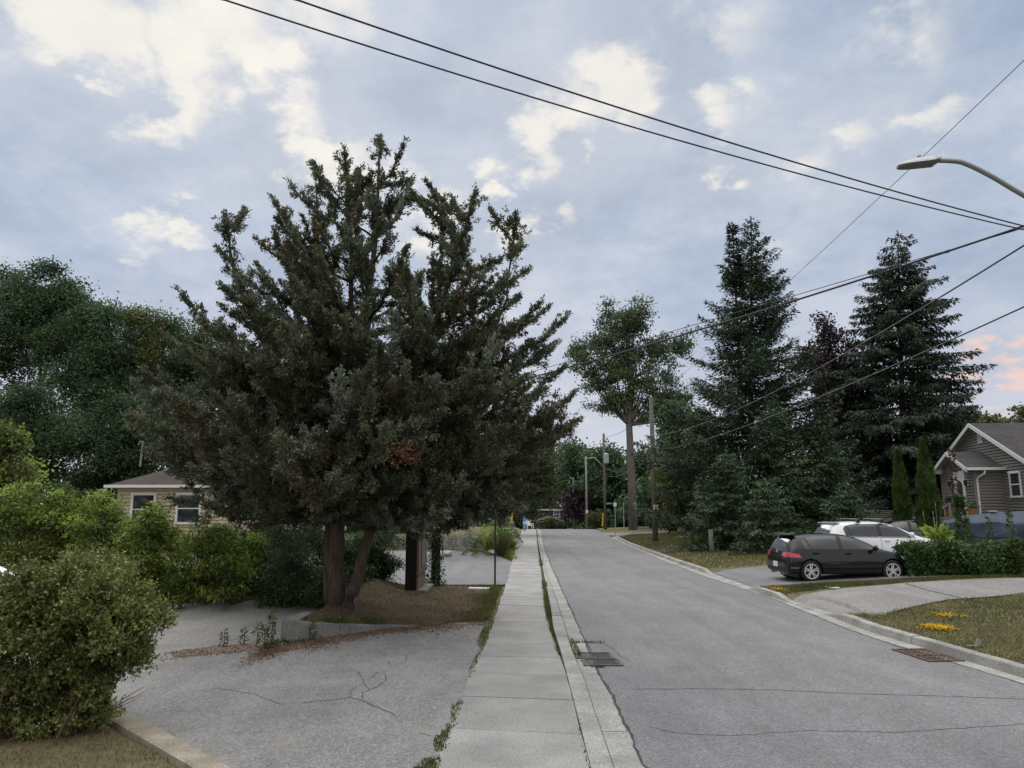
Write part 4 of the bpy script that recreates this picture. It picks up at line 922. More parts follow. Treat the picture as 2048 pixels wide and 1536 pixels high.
def taupe_house():
    O = at(1953, 1000, 38); fr = Frame((O.x, 38), rad(8)); gz = hz(O.x, 38); root = empty('taupe_house', (O.x, 38, gz), rad(-8), 'taupe vinyl-sided house with charcoal gable roof, white trim and small gabled porch', 'house')
    inv = root.matrix_basis.inverted()
    class Q:  # world -> local of root
        def __call__(s, u, w, z): return inv @ fr(u, w, z)
    q = Q(); X = Vector((0, 1, 0)); Wd = Vector((1, 0, 0))           # local: u along +Y, w along +X
    P = lambda u, w, z: Vector((w, u, z - gz))
    w0 = 1.39; ur, zr, sl, hw = 2.3, 7.0, .44, 5.3
    m = MB(); siding(m, P(0, w0, 0), X, -Wd, .75, 6.8, lambda z: max(-2.6, ur - (6.82 - z) / sl), lambda z: min(7.2, ur + (6.82 - z) / sl))
    m.quad(P(-2.6, w0 + .05, .3), P(7.2, w0 + .05, .3), P(7.2, w0 + .05, 4.6), P(ur, w0 + .05, 6.78), P(-2.6, w0 + .05, 4.6))
    siding(m, P(-2.6, w0, 0), Wd, -X, .75, 4.7, lambda z: .02, lambda z: 10)
    m.build('wall', M['sidR'], root)
    MB().box(P(2.3, w0 + 5, .45), (9.9, 9.75, .9)).build('foundation', M['found'], root)
    def gable_roof(name, ur, zr, hw, wa, wb, th=.1, parent=root):
        r = MB()
        for s_ in (-1, 1):
            a = P(ur, wa, zr); b = P(ur + s_ * hw, wa, zr - sl * hw); d = Vector((wb - wa, 0, 0)); dn = Vector((0, 0, -th))
            r.cur = 0; r.quad(a, b, b + d, a + d); r.cur = 1; r.quad(a + dn, b + dn, b + d + dn, a + d + dn); r.quad(a, b, b + dn, a + dn); r.quad(a + d, b + d, b + d + dn, a + d + dn); r.quad(b, b + d, b + d + dn, b + dn)
        return r.build(name, [M['roofR'], M['soffit']], parent)
    rf = gable_roof('roof', ur, zr, hw, .98, 12.2)
    t = MB()
    for s_ in (-1, 1): t.bar(P(ur, .965, zr - .1), P(ur + s_ * hw, .965, zr - .1 - sl * hw), .03, .2)
    t.build('fascia', M['whitetr'], rf)
    MB().tube([P(ur - 1.6, 4.4, zr - .9), P(ur - 1.6, 4.4, zr + .1)], .07, 10).build('vent_pipe', M['darkwood'], rf)
    # second, lower roof towards the back of the house
    b2 = MB(); b2.cur = 0; b2.quad(P(-1.2, 4.6, 6.0), P(2.4, 6.4, 6.95), P(2.4, 11, 6.95), P(-1.2, 11, 6.0)); b2.cur = 1; b2.bar(P(-1.2, 4.6, 5.97), P(2.4, 6.35, 6.92), .06, .14); b2.build('rear_roof', [M['roofR'], M['whitetr']], rf)
    # gable vent
    v = MB(); vc = P(1.95, w0, 6.22)
    for a, b, c_, d in ((0, .3, .42, .05), (0, -.3, .42, .05), (.19, 0, .05, .56), (-.19, 0, .05, .56)): v.box(vc + Vector((-.07, a, b)), (.06, c_, d))
    for i in range(9): v.box(vc + Vector((-.075, 0, -.25 + i * .0625)), (.03, .34, .022), ry=.5)
    v.build('gable_vent', M['whitetr'], root)
    window(root, P(-1.25, w0 - .075, 3.62), X, -Wd, .86, 1.08)
    # porch
    pm = MB(); siding(pm, P(0, 0, 0), X, -Wd, 1.95, 5.2, lambda z: max(0, 1.9 - (5.26 - z) / sl), lambda z: min(3.8, 1.9 + (5.26 - z) / sl)); siding(pm, P(0, 0, 0), Wd, -X, 1.1, 4.5, lambda z: 0.0, lambda z: w0)
    pm.quad(P(0.03, .04, .4), P(3.77, .04, .4), P(3.77, .04, 4.4), P(1.9, .04, 5.2), P(.03, .04, 4.4)); pm.box(P(0, 0, 2.75) + Vector((-.012, -.012, 0)), (.09, .09, 3.3)); pm.box(P(3.8, 0, 2.75) + Vector((-.012, .012, 0)), (.09, .09, 3.3))
    pm.build('porch_wall', M['sidR'], root)
    pr = gable_roof('porch_roof', 1.9, 5.44, 2.28, -.45, w0, .09)
    t = MB()
    for s_ in (-1, 1):
        t.bar(P(1.9, -.465, 5.35), P(1.9 + s_ * 2.28, -.465, 5.35 - sl * 2.28), .03, .18)
        e = 1.9 + s_ * 2.28; t.prism([P(e, -.44, 4.38), P(e - s_ * .62, -.44, 4.38), P(e - s_ * .62, -.44, 4.62), P(e - s_ * .05, -.44, 4.4)], (.42, 0, 0))
        t.box(P(1.9 + s_ * 2.02, w0 / 2, 4.38), (w0 + .5, .5, .03))
    t.build('porch_trim', M['whitetr'], pr)
    for e in (-.42, 4.22): MB().box(P(e, .47, 4.43), (1.9, .12, .13)).build('gutter', M['whitetr'], pr)
    MB().tube([P(-.42, .35, 4.36), P(-.4, .33, 4.2), P(-.1, .12, 4.0), P(-.06, .1, 3.9), P(-.06, .1, .7)], .05, 8).build('downspout', M['whitetr'], pr)
    # door
    d = MB(); dc = P(1.48, -.07, 3.03)
    for a, b, c_, e in ((-.56, 0, .11, 2.1), (.56, 0, .11, 2.1), (0, 1.2, 1.34, .32)): d.box(dc + Vector((-.03, a, b)), (.05, c_, e))
    do = d.build('door', M['whitetr'], root)
    MB().box(dc + Vector((-.022, 0, 0)), (.03, 1.0, 2.08)).build('door_leaf', M['whitetr'], do)
    n = 10; poly = [P(1.48 - .33, -.112, 2.3), P(1.48 + .33, -.112, 2.3)] + [P(1.48 + .33 * math.cos(math.pi * i / n), -.112, 3.6 + .3 * math.sin(math.pi * i / n)) for i in range(n + 1)]
    MB().prism(poly, (-.012, 0, 0)).build('door_glass', M['glass'], do)
    for u in (.6, 2.5):
        l = MB(); l.cur = 0; l.box(P(u, -.09, 3.75), (.08, .09, .28)); l.tube([P(u, -.05, 3.88), P(u, -.12, 4.02), P(u, -.18, 3.94)], .015, 6); l.cur = 1; l.lathe([(.02, .14), (.1, .1), (.085, -.1), (.04, -.16)], 8, Matrix.Translation(P(u, -.18, 3.78)))
        l.build('wall_lantern', [M['whitetr'], M['black']], root)
    bx = MB(); bx.box(P(2.95, -.14, 2.95), (.14, .42, .2)); bx.prism([P(2.74, -.07, 3.05), P(2.74, -.21, 3.05), P(2.74, -.07, 3.14)], (0, .42, 0)); bx.build('mailbox', M['black'], root)
    st = MB(); st.cur = 0; st.box(P(1.9, -.35, 1.25), (.9, 3.9, 1.35)); st.cur = 1; st.box(P(1.9, -.35, 1.965), (1.0, 4.0, .07)); st.build('porch_step', [M['pot'], M['deck']], root)
    sr = MB()
    for k in range(5): sr.box(P(1.9, -.95 - k * .3, 1.75 - k * .2), (.32, 1.5, .06))
    for u in (1.1, 2.7):
        sr.bar(P(u, -.85, 1.8), P(u, -2.4, .75), .06, .24); sr.bar(P(u, -.8, 2.75), P(u, -2.45, 1.75), .09, .05)
        for k in range(7): sr.box(P(u, -.85 - k * .26, 2.2 - k * .16), (.045 if k % 6 else .1, .045 if k % 6 else .1, 1.05))
    sr.build('stair', M['deck'], root)
    return root
taupe_house()
def potted(px, py, Y, lab, mat):
    p = at(px, py, Y); root = empty('potted_plant', p, 0, lab, 'potted plant')
    MB().lathe([(.0, 0), (.16, 0), (.22, .32), (.24, .34), (.2, .34), (.18, .3)], 14).build('flowerpot', M['pot'], root); n = 160
    P = R.normal(size=(n, 3)) * np.array([.16, .16, .12]) + np.array([0, 0, .48]); quads_mesh('foliage', leaves(P, R.normal(size=(n, 3)), R.uniform(.08, .15, n), .06), mat, root)
potted(1899, 1031, 39.6, 'potted plant in a terracotta pot on the porch of the taupe house', M['redsp'])
potted(1945, 1031, 37.4, 'potted plant by the downspout at the porch corner of the taupe house', M['hedge'])
def cream_house():
    xl, xr = at(237, 1000, 36).x, at(612, 1000, 36).x; gz = hz(xl + 3, 36); root = empty('cream_house', ((xl + xr) / 2, 36, gz), 0, 'low cream-sided bungalow with brown hip roof half hidden by saplings and the juniper', 'house')
    o = Vector(root.location); L = lambda x, y, z: Vector((x - o.x, y - 36, z - gz)); ez = at(300, 971, 36).z; rz_ = at(300, 921, 38.6).z
    m = MB(); siding(m, L(xl, 36, 0), Vector((1, 0, 0)), Vector((0, -1, 0)), gz + .32, ez, lambda z: 0, lambda z: xr - xl, .17); siding(m, L(xl, 36, 0), Vector((0, 1, 0)), Vector((-1, 0, 0)), gz + .32, ez, lambda z: 0, lambda z: 7, .17)
    m.box(L(xl - .005, 36 - .005, (gz + .32 + ez) / 2), (.09, .09, ez - gz - .32)); m.build('wall', M['sidL'], root)
    MB().box(L((xl + xr) / 2, 39.5, gz + .1), (xr - xl - .06, 6.94, .44)).build('foundation', M['found'], root)
    x0, x1, y0, y1 = xl - .42, xr + .42, 35.55, 43.5; r = MB(); a, b, c, d = L(x0, y0, ez), L(x1, y0, ez), L(x1, y1, ez), L(x0, y1, ez); e, f = L(x0 + 2.6, 39.5, rz_), L(x1 - 2.6, 39.5, rz_)
    r.cur = 0; r.quad(a, b, f, e); r.quad(b, c, f); r.quad(c, d, e, f); r.quad(d, a, e); r.cur = 1; dn = Vector((0, 0, -.03)); r.quad(a + dn, b + dn, c + dn, d + dn); rf = r.build('roof', [M['roofL'], M['soffit']], root)
    MB().box(L((x0 + x1) / 2, y0 - .05, ez - .05), (x1 - x0, .1, .13)).box(L(x0 - .05, (y0 + y1) / 2, ez - .05), (.1, y1 - y0, .13)).build('gutter', M['whitetr'], rf)
    for pa, pb, r0, r1 in ((268, 308, 988, 1050), (358, 400, 988, 1046), (489, 516, 985, 1018)):
        A = at(pa, r0, 36); Bq = at(pb, r1, 36); window(root, L((A.x + Bq.x) / 2, 36 - .075, (A.z + Bq.z) / 2), Vector((1, 0, 0)), Vector((0, -1, 0)), Bq.x - A.x - .1, A.z - Bq.z - .1, fr=.11)
    mp = at(281, 921, 38.6); ms = MB(); ms.tube([L(mp.x, 38.6, mp.z - .3), L(mp.x + .05, 38.6, mp.z + .98)], .05, 8); ms.tube([L(mp.x + .05, 38.6, mp.z + .98), L(mp.x - .1, 38.6, mp.z + .95), L(mp.x - .18, 38.6, mp.z + .8)], .04, 8); ms.build('service_mast', M['greypole'], rf)
    return Vector((mp.x + .05, 38.6, mp.z + .9))
mast = cream_house()
def brick_house():
    Y = 119; c = at(1091, 1000, Y); gz = hz(c.x, Y); root = empty('brick_house', (c.x, Y, gz), 0, 'dark brick house with steep gable and low garage at the end of the street', 'house'); o = root.location
    L = lambda px, py, y=0: Vector((at(px, py, Y + y).x - o.x, y, at(px, py, Y + y).z - gz))
    a, b, ap = L(1054, 1019), L(1129, 1019), L(1091, 984)
    m = MB(); m.prism([Vector((a.x, 0, 0)), Vector((b.x, 0, 0)), b, ap, a], (0, 9, 0)); m.build('wall', M['brick'], root)
    r = MB(); t = MB()
    for p in (a, b):
        e = p + (p - ap) * .09; q = ap + Vector((0, -.5, .1)); e = e + Vector((0, -.5, .1)); d = Vector((0, 10, 0)); r.quad(q, e, e + d, q + d); t.bar(q + Vector((0, -.02, -.1)), e + Vector((0, -.02, -.1)), .06, .26)
    t.box(Vector(((a.x + b.x) / 2, -.1, a.z - .05)), (b.x - a.x + .4, .2, .2))
    rf = r.build('roof', M['roofR'], root); t.build('fascia', M['whitetr'], rf)
    wc = L(1113.5, 1028.5); window(root, Vector((wc.x, -.01, wc.z)), Vector((1, 0, 0)), Vector((0, -1, 0)), .85, .95, rail=True)
    mu = MB()
    for i in (-1, 0, 1): mu.box(Vector((wc.x + i * .21, -.05, wc.z)), (.035, .03, .95))
    mu.build('window_bars', M['whitetr'], root)
    # garage in front
    gy = -4.5; p, q, s_ = L(1067, 1043, gy), L(1129, 1043, gy), L(1098, 1033, gy)
    g = MB(); g.prism([Vector((p.x + .5, gy, p.z)), Vector((q.x - .5, gy, q.z)), s_ + Vector((0, 0, -.12))], (0, 4.4, 0))
    for x in (p.x + .75, q.x - .75, s_.x): g.box(Vector((x, gy + .2, p.z / 2)), (.5, .35, p.z))
    g.build('garage_wall', M['brick'], root)
    gr = MB(); gt = MB()
    for e in (p, q): gr.quad(s_ + Vector((0, -.3, .05)), e + Vector((0, -.3, .05)), e + Vector((0, 4.4, .05)), s_ + Vector((0, 4.4, .05))); gt.bar(s_ + Vector((0, -.33, 0)), e + Vector((0, -.33, 0)), .06, .2)
    gt.box(Vector(((p.x + q.x) / 2, gy - .05, p.z - .04)), (q.x - p.x - .3, .12, .16))
    go = gr.build('garage_roof', M['roofR'], root); gt.build('garage_fascia', M['soffit'], go)
    for x in ((p.x + s_.x) / 2 + .1, (q.x + s_.x) / 2 - .1): MB().box(Vector((x, gy + .5, p.z * .46)), (abs(q.x - p.x) / 2 - 1.1, .06, p.z * .92)).build('garage_door', M['panel'], root)
brick_house()
# lattice fence behind the cars
def fence():
    Y = 45; a, b = at(1722, 1000, Y), at(1905, 1000, Y); gz = hz(a.x, Y); root = empty('lattice_fence', (a.x, Y, gz), 0, 'weathered grey board fence with a lattice top behind the cedars', 'fence'); L = b.x - a.x; top = at(1760, 1021, Y).z - gz
    f = MB(); x = 0
    while x < L: f.box((x + .07, random.uniform(-.006, .006), (top - .35) / 2), (.135, .025, top - .35)); x += .14
    f.build('board_panel', M['greypole'], root); l = MB()
    n = int(L / .16)
    for i in range(n): l.box((i * .16, -.02, top - .16), (.035, .02, .3))
    for z in (.01, .12, .23, .32): l.box((L / 2, .002, top - z), (L, .02, .045))
    l.build('lattice', M['greypole'], root)
    for i in range(int(L / 2.2) + 1): MB().box((i * 2.2, .06, top / 2), (.1, .1, top + .08)).build('fence_post', M['greypole'], root)
fence()

# ------------------------------------------------------------------ cars
def boolean_arches(o, cuts):
    cm = MB()
    for x, y, r, w in cuts: cm.lathe([(0, -w / 2), (r, -w / 2), (r, w / 2), (0, w / 2)], 28, Matrix.Translation((x, y, r * .94)) @ Matrix.Rotation(math.pi / 2, 4, 'X'))
    me = bpy.data.meshes.new('cut'); me.from_pydata(cm.v, [], cm.f); bm = bmesh.new(); bm.from_mesh(me); bmesh.ops.remove_doubles(bm, verts=bm.verts, dist=1e-4); bmesh.ops.recalc_face_normals(bm, faces=bm.faces); bm.to_mesh(me); bm.free()
    c = bpy.data.objects.new('cut', me); COL.objects.link(c)
    md = o.modifiers.new('b', 'BOOLEAN'); md.object = c; md.operation = 'DIFFERENCE'; md.solver = 'EXACT'
    dg = bpy.context.evaluated_depsgraph_get(); dg.update(); new = bpy.data.meshes.new_from_object(o.evaluated_get(dg)); o.modifiers.clear(); old = o.data; o.data = new
    bpy.data.objects.remove(c); bpy.data.meshes.remove(old)
def car(name, label, loc, yaw, prof, Wd, paint, wheels, glass, rr=.315, rims=True, extra=None, cat='car'):
    """prof rows: x, zbottom, zbelt, ztop, half width at belt, half width at roof"""
    root = empty(name, (0, 0, 0), 0, label, cat)
    secs = []
    for (x, zb, zbelt, zt, wb, wr, wfull) in prof:
        secs.append([(x, 0, zb), (x, -wfull * .88, zb), (x, -wfull * .985, zb + .1), (x, -wfull, .46), (x, -wfull * .985, min(.7, zbelt - .1)), (x, -wb, zbelt), (x, -(wb * .35 + wr * .65), zbelt + (zt - zbelt) * .6), (x, -wr, zt - .05 * min(1, (zt - zbelt) * 4 + .2)), (x, -wr * .62, zt), (x, 0, zt + .012)])
    full = []
    for s_ in secs: full.append(s_ + [(p[0], -p[1], p[2]) for p in s_[-2:0:-1]])
    bm = bmesh.new(); rows = [[bm.verts.new(p) for p in s_] for s_ in full]; n = len(full[0])
    for i in range(len(rows) - 1):
        for j in range(n): bm.faces.new((rows[i][j], rows[i][(j + 1) % n], rows[i + 1][(j + 1) % n], rows[i + 1][j]))
    bm.faces.new(rows[0][::-1]); bm.faces.new(rows[-1]); bmesh.ops.recalc_face_normals(bm, faces=bm.faces)
    if bm.calc_volume(signed=True) < 0: bmesh.ops.reverse_faces(bm, faces=bm.faces)
    me = bpy.data.meshes.new('body'); bm.to_mesh(me); bm.free(); me.polygons.foreach_set('use_smooth', [True] * len(me.polygons))
    o = link('body', me, paint, root); sm = o.modifiers.new('s', 'SUBSURF'); sm.levels = sm.render_levels = 2
    dg = bpy.context.evaluated_depsgraph_get(); dg.update(); new = bpy.data.meshes.new_from_object(o.evaluated_get(dg)); o.modifiers.clear(); o.data = new
    bmq = bmesh.new(); bmq.from_mesh(o.data); tree = BVHTree.FromBMesh(bmq); bmq.free()
    cuts = []
    for x in wheels:
        for s_ in (-1, 1): cuts.append((x, s_ * (Wd / 2), rr + .045, .52))
    boolean_arches(o, cuts)
    bmq = bmesh.new(); bmq.from_mesh(o.data)
    for f in bmq.faces: f.smooth = True
    for e in bmq.edges:
        if len(e.link_faces) == 2 and e.calc_face_angle(0) > .6: e.smooth = False
    bmesh.ops.triangulate(bmq, faces=[f for f in bmq.faces if len(f.verts) > 4]); bmq.to_mesh(o.data); bmq.free()
    for x in wheels: MB().box((x, 0, rr + .04), (2 * rr, Wd * .7, 2 * rr - .12)).build('axle_housing', M['trim'], root)
    def patch(nm, poly, mat, axis='y', side=-1, off=.005, parent=root, res=.09):
        bm = bmesh.new(); f = bm.faces.new([bm.verts.new((p[0], p[1], 0)) for p in poly]); bmesh.ops.triangulate(bm, faces=[f])
        for _ in range(5):
            es = [e for e in bm.edges if e.calc_length() > res]
            if not es: break
            bmesh.ops.subdivide_edges(bm, edges=es, cuts=1); bmesh.ops.triangulate(bm, faces=bm.faces)
        for v in bm.verts:
            a, b = v.co.x, v.co.y
            if axis == 'y': h = tree.ray_cast(Vector((a, side * 3, b)), Vector((0, -side, 0)))
            elif axis == 'x': h = tree.ray_cast(Vector((side * 9, a, b)), Vector((-side, 0, 0)))
            else: h = tree.ray_cast(Vector((a, b, 4)), Vector((0, 0, -1)))
            if h[0] is not None: v.co = h[0] + h[1] * off
            else: v.co = Vector((a, side * Wd * .49, b)) if axis == 'y' else Vector((0, a, b))
        bmesh.ops.recalc_face_normals(bm, faces=bm.faces); m2 = bpy.data.meshes.new(nm); bm.to_mesh(m2); bm.free(); m2.polygons.foreach_set('use_smooth', [True] * len(m2.polygons)); return link(nm, m2, mat, parent)
    def strip(nm, pts, w, mat, side=-1, off=.004, parent=root):
        mb = MB(); last = None; q = []
        for a, b in zip(pts[:-1], pts[1:]):
            k = max(2, int(math.hypot(b[0] - a[0], b[1] - a[1]) / .06)); q += [(a[0] + (b[0] - a[0]) * i / k, a[1] + (b[1] - a[1]) * i / k) for i in range(k)]
        q.append(pts[-1])
        for i, (a, b) in enumerate(q):
            d = Vector((q[min(i + 1, len(q) - 1)][0] - q[max(0, i - 1)][0], q[min(i + 1, len(q) - 1)][1] - q[max(0, i - 1)][1])).normalized(); e = []
            for s_ in (-1, 1):
                h = tree.ray_cast(Vector((a - d.y * w / 2 * s_, side * 3, b + d.x * w / 2 * s_)), Vector((0, -side, 0)))
                if h[0] is not None: e.append(h[0] + h[1] * off)
            if len(e) == 2:
                if last: mb.quad(last[0], last[1], e[1], e[0])
                last = e
        return mb.build(nm, mat, parent)
    for side in (-1, 1):
        for poly in glass['side']: patch('side_window', poly, M['cglass'], 'y', side, .006)
        for poly in glass['pillar']: patch('window_pillar', poly, M['trim'], 'y', side, .004)
        strip('window_trim', glass['trim'], .022, M['trim'], side, .008)
        for ln in glass['seams']: strip('door_seam', ln, .012, M['black'], side, .003)
        for hx, hz_ in glass['handles']:
            h = tree.ray_cast(Vector((hx, side * 3, hz_)), Vector((0, -side, 0)))[0]; MB().box(h + Vector((0, side * .02, 0)), (.2, .035, .032)).box(h + Vector((0, side * .004, -.01)), (.13, .012, .06)).build('door_handle', paint, root)
        patch('tail_light', glass['tail'], M['tail'], 'y', side, .012, res=.05)
        patch('headlight', glass['head'], M['head'], 'y', side, .012, res=.05)
        strip('sill', glass['sill'], .1, M['trim'], side, .008)
        mx, mz = glass['mirror']; h = tree.ray_cast(Vector((mx, side * 3, mz - .04)), Vector((0, -side, 0)))[0]
        mm = MB(); mm.cur = 1; mm.box(h + Vector((.02, side * .06, .0)), (.06, .14, .03)); mm.cur = 0; mm.lathe([(.0, -.11), (.07, -.1), (.095, -.03), (.095, .05), (.06, .1), (0, .11)], 12, Matrix.Translation(h + Vector((.03, side * .17, .06))) @ Matrix.Scale(.75, 4, (1, 0, 0)) @ Matrix.Rotation(math.pi / 2, 4, 'X')); mm.build('wing_mirror', [glass.get('mcol', paint), M['trim']], root, smooth=True)
    if glass.get('rear'): patch('rear_window', glass['rear'], M['cglass'], 'x', -1, .008)
    if glass.get('lights_rear'):
        for s_ in (-1, 1): patch('tail_light', [(s_ * a, b) for a, b in glass['lights_rear']], M['tail'], 'x', -1, .014, res=.05)
    if glass.get('bumper'): patch('bumper_trim', glass['bumper'], M['trim'], 'x', -1, .01)
    patch('windscreen', glass['wind'], M['cglass'], 'z', 1, .006, res=.12)
    if glass.get('plate'):
        y0, z0_ = glass['plate']; h = tree.ray_cast(Vector((-3, 0, z0_)), Vector((1, 0, 0)))[0]; MB().box(h + Vector((-.015, 0, 0)), (.02, .32, .16)).build('licence_plate', M['white'], root)
    for x in wheels:
        for s_ in (-1, 1):
            w = empty('wheel', (x, s_ * (Wd / 2 - .12), rr), 0); w.parent = root; Rm = Matrix.Rotation(math.pi / 2 * (1 if s_ < 0 else -1), 4, 'X')
            rb = rr - .085
            MB().lathe([(rb, -.1), (rr - .02, -.105), (rr, -.08), (rr, .08), (rr - .02, .105), (rb, .1), (rb - .015, .06), (rb - .015, -.06), (rb, -.1)], 32, Rm).build('tyre', M['tyre'], w, smooth=True)
            rm = MB(); rm.cur = 0; rm.lathe([(rb - .028, .06), (rb - .028, .098), (rb, .1), (rb, .06)], 32, Rm); rm.lathe([(0, .075), (.05, .075), (.062, .05)], 16, Rm)
            for k in range(5):
                for dv_ in (-.17, .17):
                    a = 2 * math.pi * k / 5 + .3; p0 = Rm @ Vector((.04 * math.cos(a + dv_ * 2), .04 * math.sin(a + dv_ * 2), .07)); p1 = Rm @ Vector(((rb - .02) * math.cos(a + dv_), (rb - .02) * math.sin(a + dv_), .085)); rm.bar(p0, p1, .034, .03)
            rm.cur = 1; rm.lathe([(0, .02), (rb - .005, .02)], 24, Rm); rm.build('rim', [M['alloy'], M['black']], w)
    if extra: extra(root, tree, patch, strip)
    root.location = loc; root.rotation_euler = (0, 0, yaw)
    return root
# x, zb, zbelt, ztop, wbelt, wroof, wfull
golf = [(0.0, .34, .56, .62, .70, .66, .74), (.03, .26, .62, .74, .76, .66, .82), (.09, .24, .78, .95, .80, .66, .86), (.2, .22, .92, 1.20, .815, .60, .885), (.33, .2, .945, 1.385, .82, .57, .895), (.5, .2, .95, 1.425, .825, .575, .9), (1.1, .19, .95, 1.455, .83, .595, .9), (1.8, .19, .945, 1.455, .83, .605, .9), (2.35, .19, .94, 1.39, .83, .60, .9),
        (2.75, .19, .935, 1.21, .83, .62, .9), (3.05, .19, .93, 1.05, .825, .66, .9), (3.22, .19, .915, .965, .815, .70, .9), (3.5, .2, .865, .91, .79, .7, .895), (3.85, .2, .77, .83, .76, .66, .88), (4.1, .22, .66, .73, .7, .6, .83), (4.22, .25, .56, .6, .6, .5, .72), (4.26, .32, .5, .54, .5, .45, .62)]
ggl = dict(side=[[(.62, .985), (.83, .985), (.66, 1.30), (.58, 1.22)], [(.87, .985), (1.72, .975), (1.72, 1.375), (.98, 1.365), (.72, 1.32)], [(1.83, .975), (2.93, .965), (2.8, 1.06), (2.45, 1.27), (2.2, 1.36), (1.86, 1.38)]],
           pillar=[[(1.70, .98), (1.85, .98), (1.89, 1.378), (1.70, 1.372)], [(.81, .99), (.89, .99), (.76, 1.32), (.64, 1.29)]],
           trim=[(.55, .965), (1.75, .955), (2.98, .945)], seams=[[(1.775, .95), (1.775, .3), (1.0, .3), (.98, .55), (.78, .72), (.68, .95)], [(1.775, .3), (2.9, .3), (2.98, .6), (2.95, .93)]], handles=[(.95, .86), (1.98, .85)],
           tail=[(.07, .74), (.48, .72), (.4, .83), (.1, .88)], head=[(3.75, .66), (4.12, .6), (4.08, .69), (3.7, .76)], sill=[(1.08, .225), (2.95, .225)], mirror=(2.78, 1.0), rear=[(-.56, 1.02), (.56, 1.02), (.5, 1.31), (-.5, 1.31)],
           lights_rear=[(.42, .76), (.8, .74), (.76, .9), (.42, .86)], wind=[(2.42, -.5), (3.06, -.6), (3.06, .6), (2.42, .5)], plate=(0, .5), bumper=[(-.62, .3), (.62, .3), (.68, .42), (-.68, .42)])
def golf_extra(root, tree, patch, strip):
    s_ = MB(); s_.prism([Vector((.2, -.58, 1.4)), Vector((.46, -.6, 1.425)), Vector((.46, .6, 1.425)), Vector((.2, .58, 1.4))], (0, 0, .025)); s_.build('roof_spoiler', M['trim'], root)
    h = tree.ray_cast(Vector((-3, 0, .9)), Vector((1, 0, 0))); q = h[1].to_track_quat('Z', 'Y').to_matrix().to_4x4(); Mx = Matrix.Translation(h[0] + h[1] * .01) @ q
    b = MB(); b.lathe([(.05, 0), (.05, .012), (.058, .012), (.058, 0)], 20, Mx)
    for z0_, k in ((.012, 1), (-.03, 1)):
        for sx in (-1, 1): b.bar(Mx @ Vector((sx * .03, z0_ + .03, .008)), Mx @ Vector((sx * .008 * k, z0_ - .008, .008)), .007)
    b.build('badge', M['galv'], root); MB().bar(Vector((.13, -.1, 1.04)), Vector((.12, .3, 1.1)), .015).build('rear_wiper', M['black'], root)
    for y_ in (-.45, .45): MB().tube([(.2, y_, .24), (.03, y_, .24)], .04, 10).build('exhaust_tip', M['galv'], root)
    strip('side_marker', [(.1, .42), (.36, .42)], .02, M['galv'], -1, .006)
gx = at(1618, 1162, 24.0).x - .74
car('hatchback_car', 'dark grey five-door hatchback parked on the driveway beside the hedge', (gx, 24.75, hz(gx + 1, 24.2) - .03), rad(4), golf, 1.8, M['paintD'], (.76, 3.39), ggl, .318, extra=golf_extra)
suv = [(x * 1.095, zb + .06, zbelt * 1.12, zt * 1.13 if zt > 1 else zt * 1.13, wb * 1.04, wr * 1.06, wf * 1.04) for x, zb, zbelt, zt, wb, wr, wf in golf]
sc_ = lambda p: [(a * 1.095, b * 1.13) for a, b in p]
sgl = dict(side=[sc_(p) for p in ggl['side']], pillar=[sc_(p) for p in ggl['pillar']], trim=sc_(ggl['trim']), seams=[sc_(p) for p in ggl['seams']], handles=[(a * 1.095, b * 1.12) for a, b in ggl['handles']], tail=sc_(ggl['tail']), head=sc_(ggl['head']), sill=[(1.2, .3), (3.2, .3)], mirror=(3.02, 1.14),
           rear=[(-.6, 1.17), (.6, 1.17), (.54, 1.48), (-.54, 1.48)], lights_rear=[(.42, .86), (.84, .84), (.8, 1.0), (.42, .97)], wind=sc_(ggl['wind']), plate=(0, .62))
def suv_extra(root, tree, patch, strip):
    for x in (1.25, 2.15):
        r = MB(); r.cur = 0; r.bar((x, -.66, 1.73), (x, .66, 1.73), .06, .03); r.cur = 1
        for s_ in (-1, 1): r.prism([Vector((x - .07, s_ * .62, 1.58)), Vector((x + .07, s_ * .62, 1.58)), Vector((x + .05, s_ * .62, 1.715)), Vector((x - .05, s_ * .62, 1.715))], (0, s_ * .06, 0))
        r.build('roof_bar', [M['galv'], M['black']], root)
    c = MB(); c.box((2.35, -.35, 1.76), (.3, .08, .06)); c.box((2.6, -.35, 1.8), (.14, .1, .1)); c.tube([(2.45, -.35, 1.72), (2.55, -.35, 1.79)], .02); c.build('ski_clamp', M['black'], root)
    MB().prism([Vector((.3, -.6, 1.57)), Vector((.58, -.62, 1.6)), Vector((.58, .62, 1.6)), Vector((.3, .6, 1.57))], (0, 0, .025)).build('roof_spoiler', M['paintW'], root)
car('crossover_car', 'white crossover car with silver roof bars parked behind the dark hatchback', (at(1646, 1100, 28.2).x, 28.6, hz(13, 28) - .02), rad(3), suv, 1.88, M['paintW'], (.85, 3.7), sgl, .36, extra=suv_extra)
ds = at(1798, 1040, 34.5)
car('sedan_car', 'dark car parked nose to the lattice fence, mostly hidden by the white crossover', (ds.x + 2.6, 35.5, hz(ds.x, 35) - .02), rad(172), golf, 1.8, M['paintG'], (.76, 3.39), ggl, .318)
sl = at(8, 1117, 13.2)
car('silver_car', 'silver car behind the front shrub, only its roof end showing at the picture edge', (sl.x - 3.5, 13.9, sl.z - 1.4), rad(0), golf, 1.8, M['paintS'], (.76, 3.39), ggl, .318)

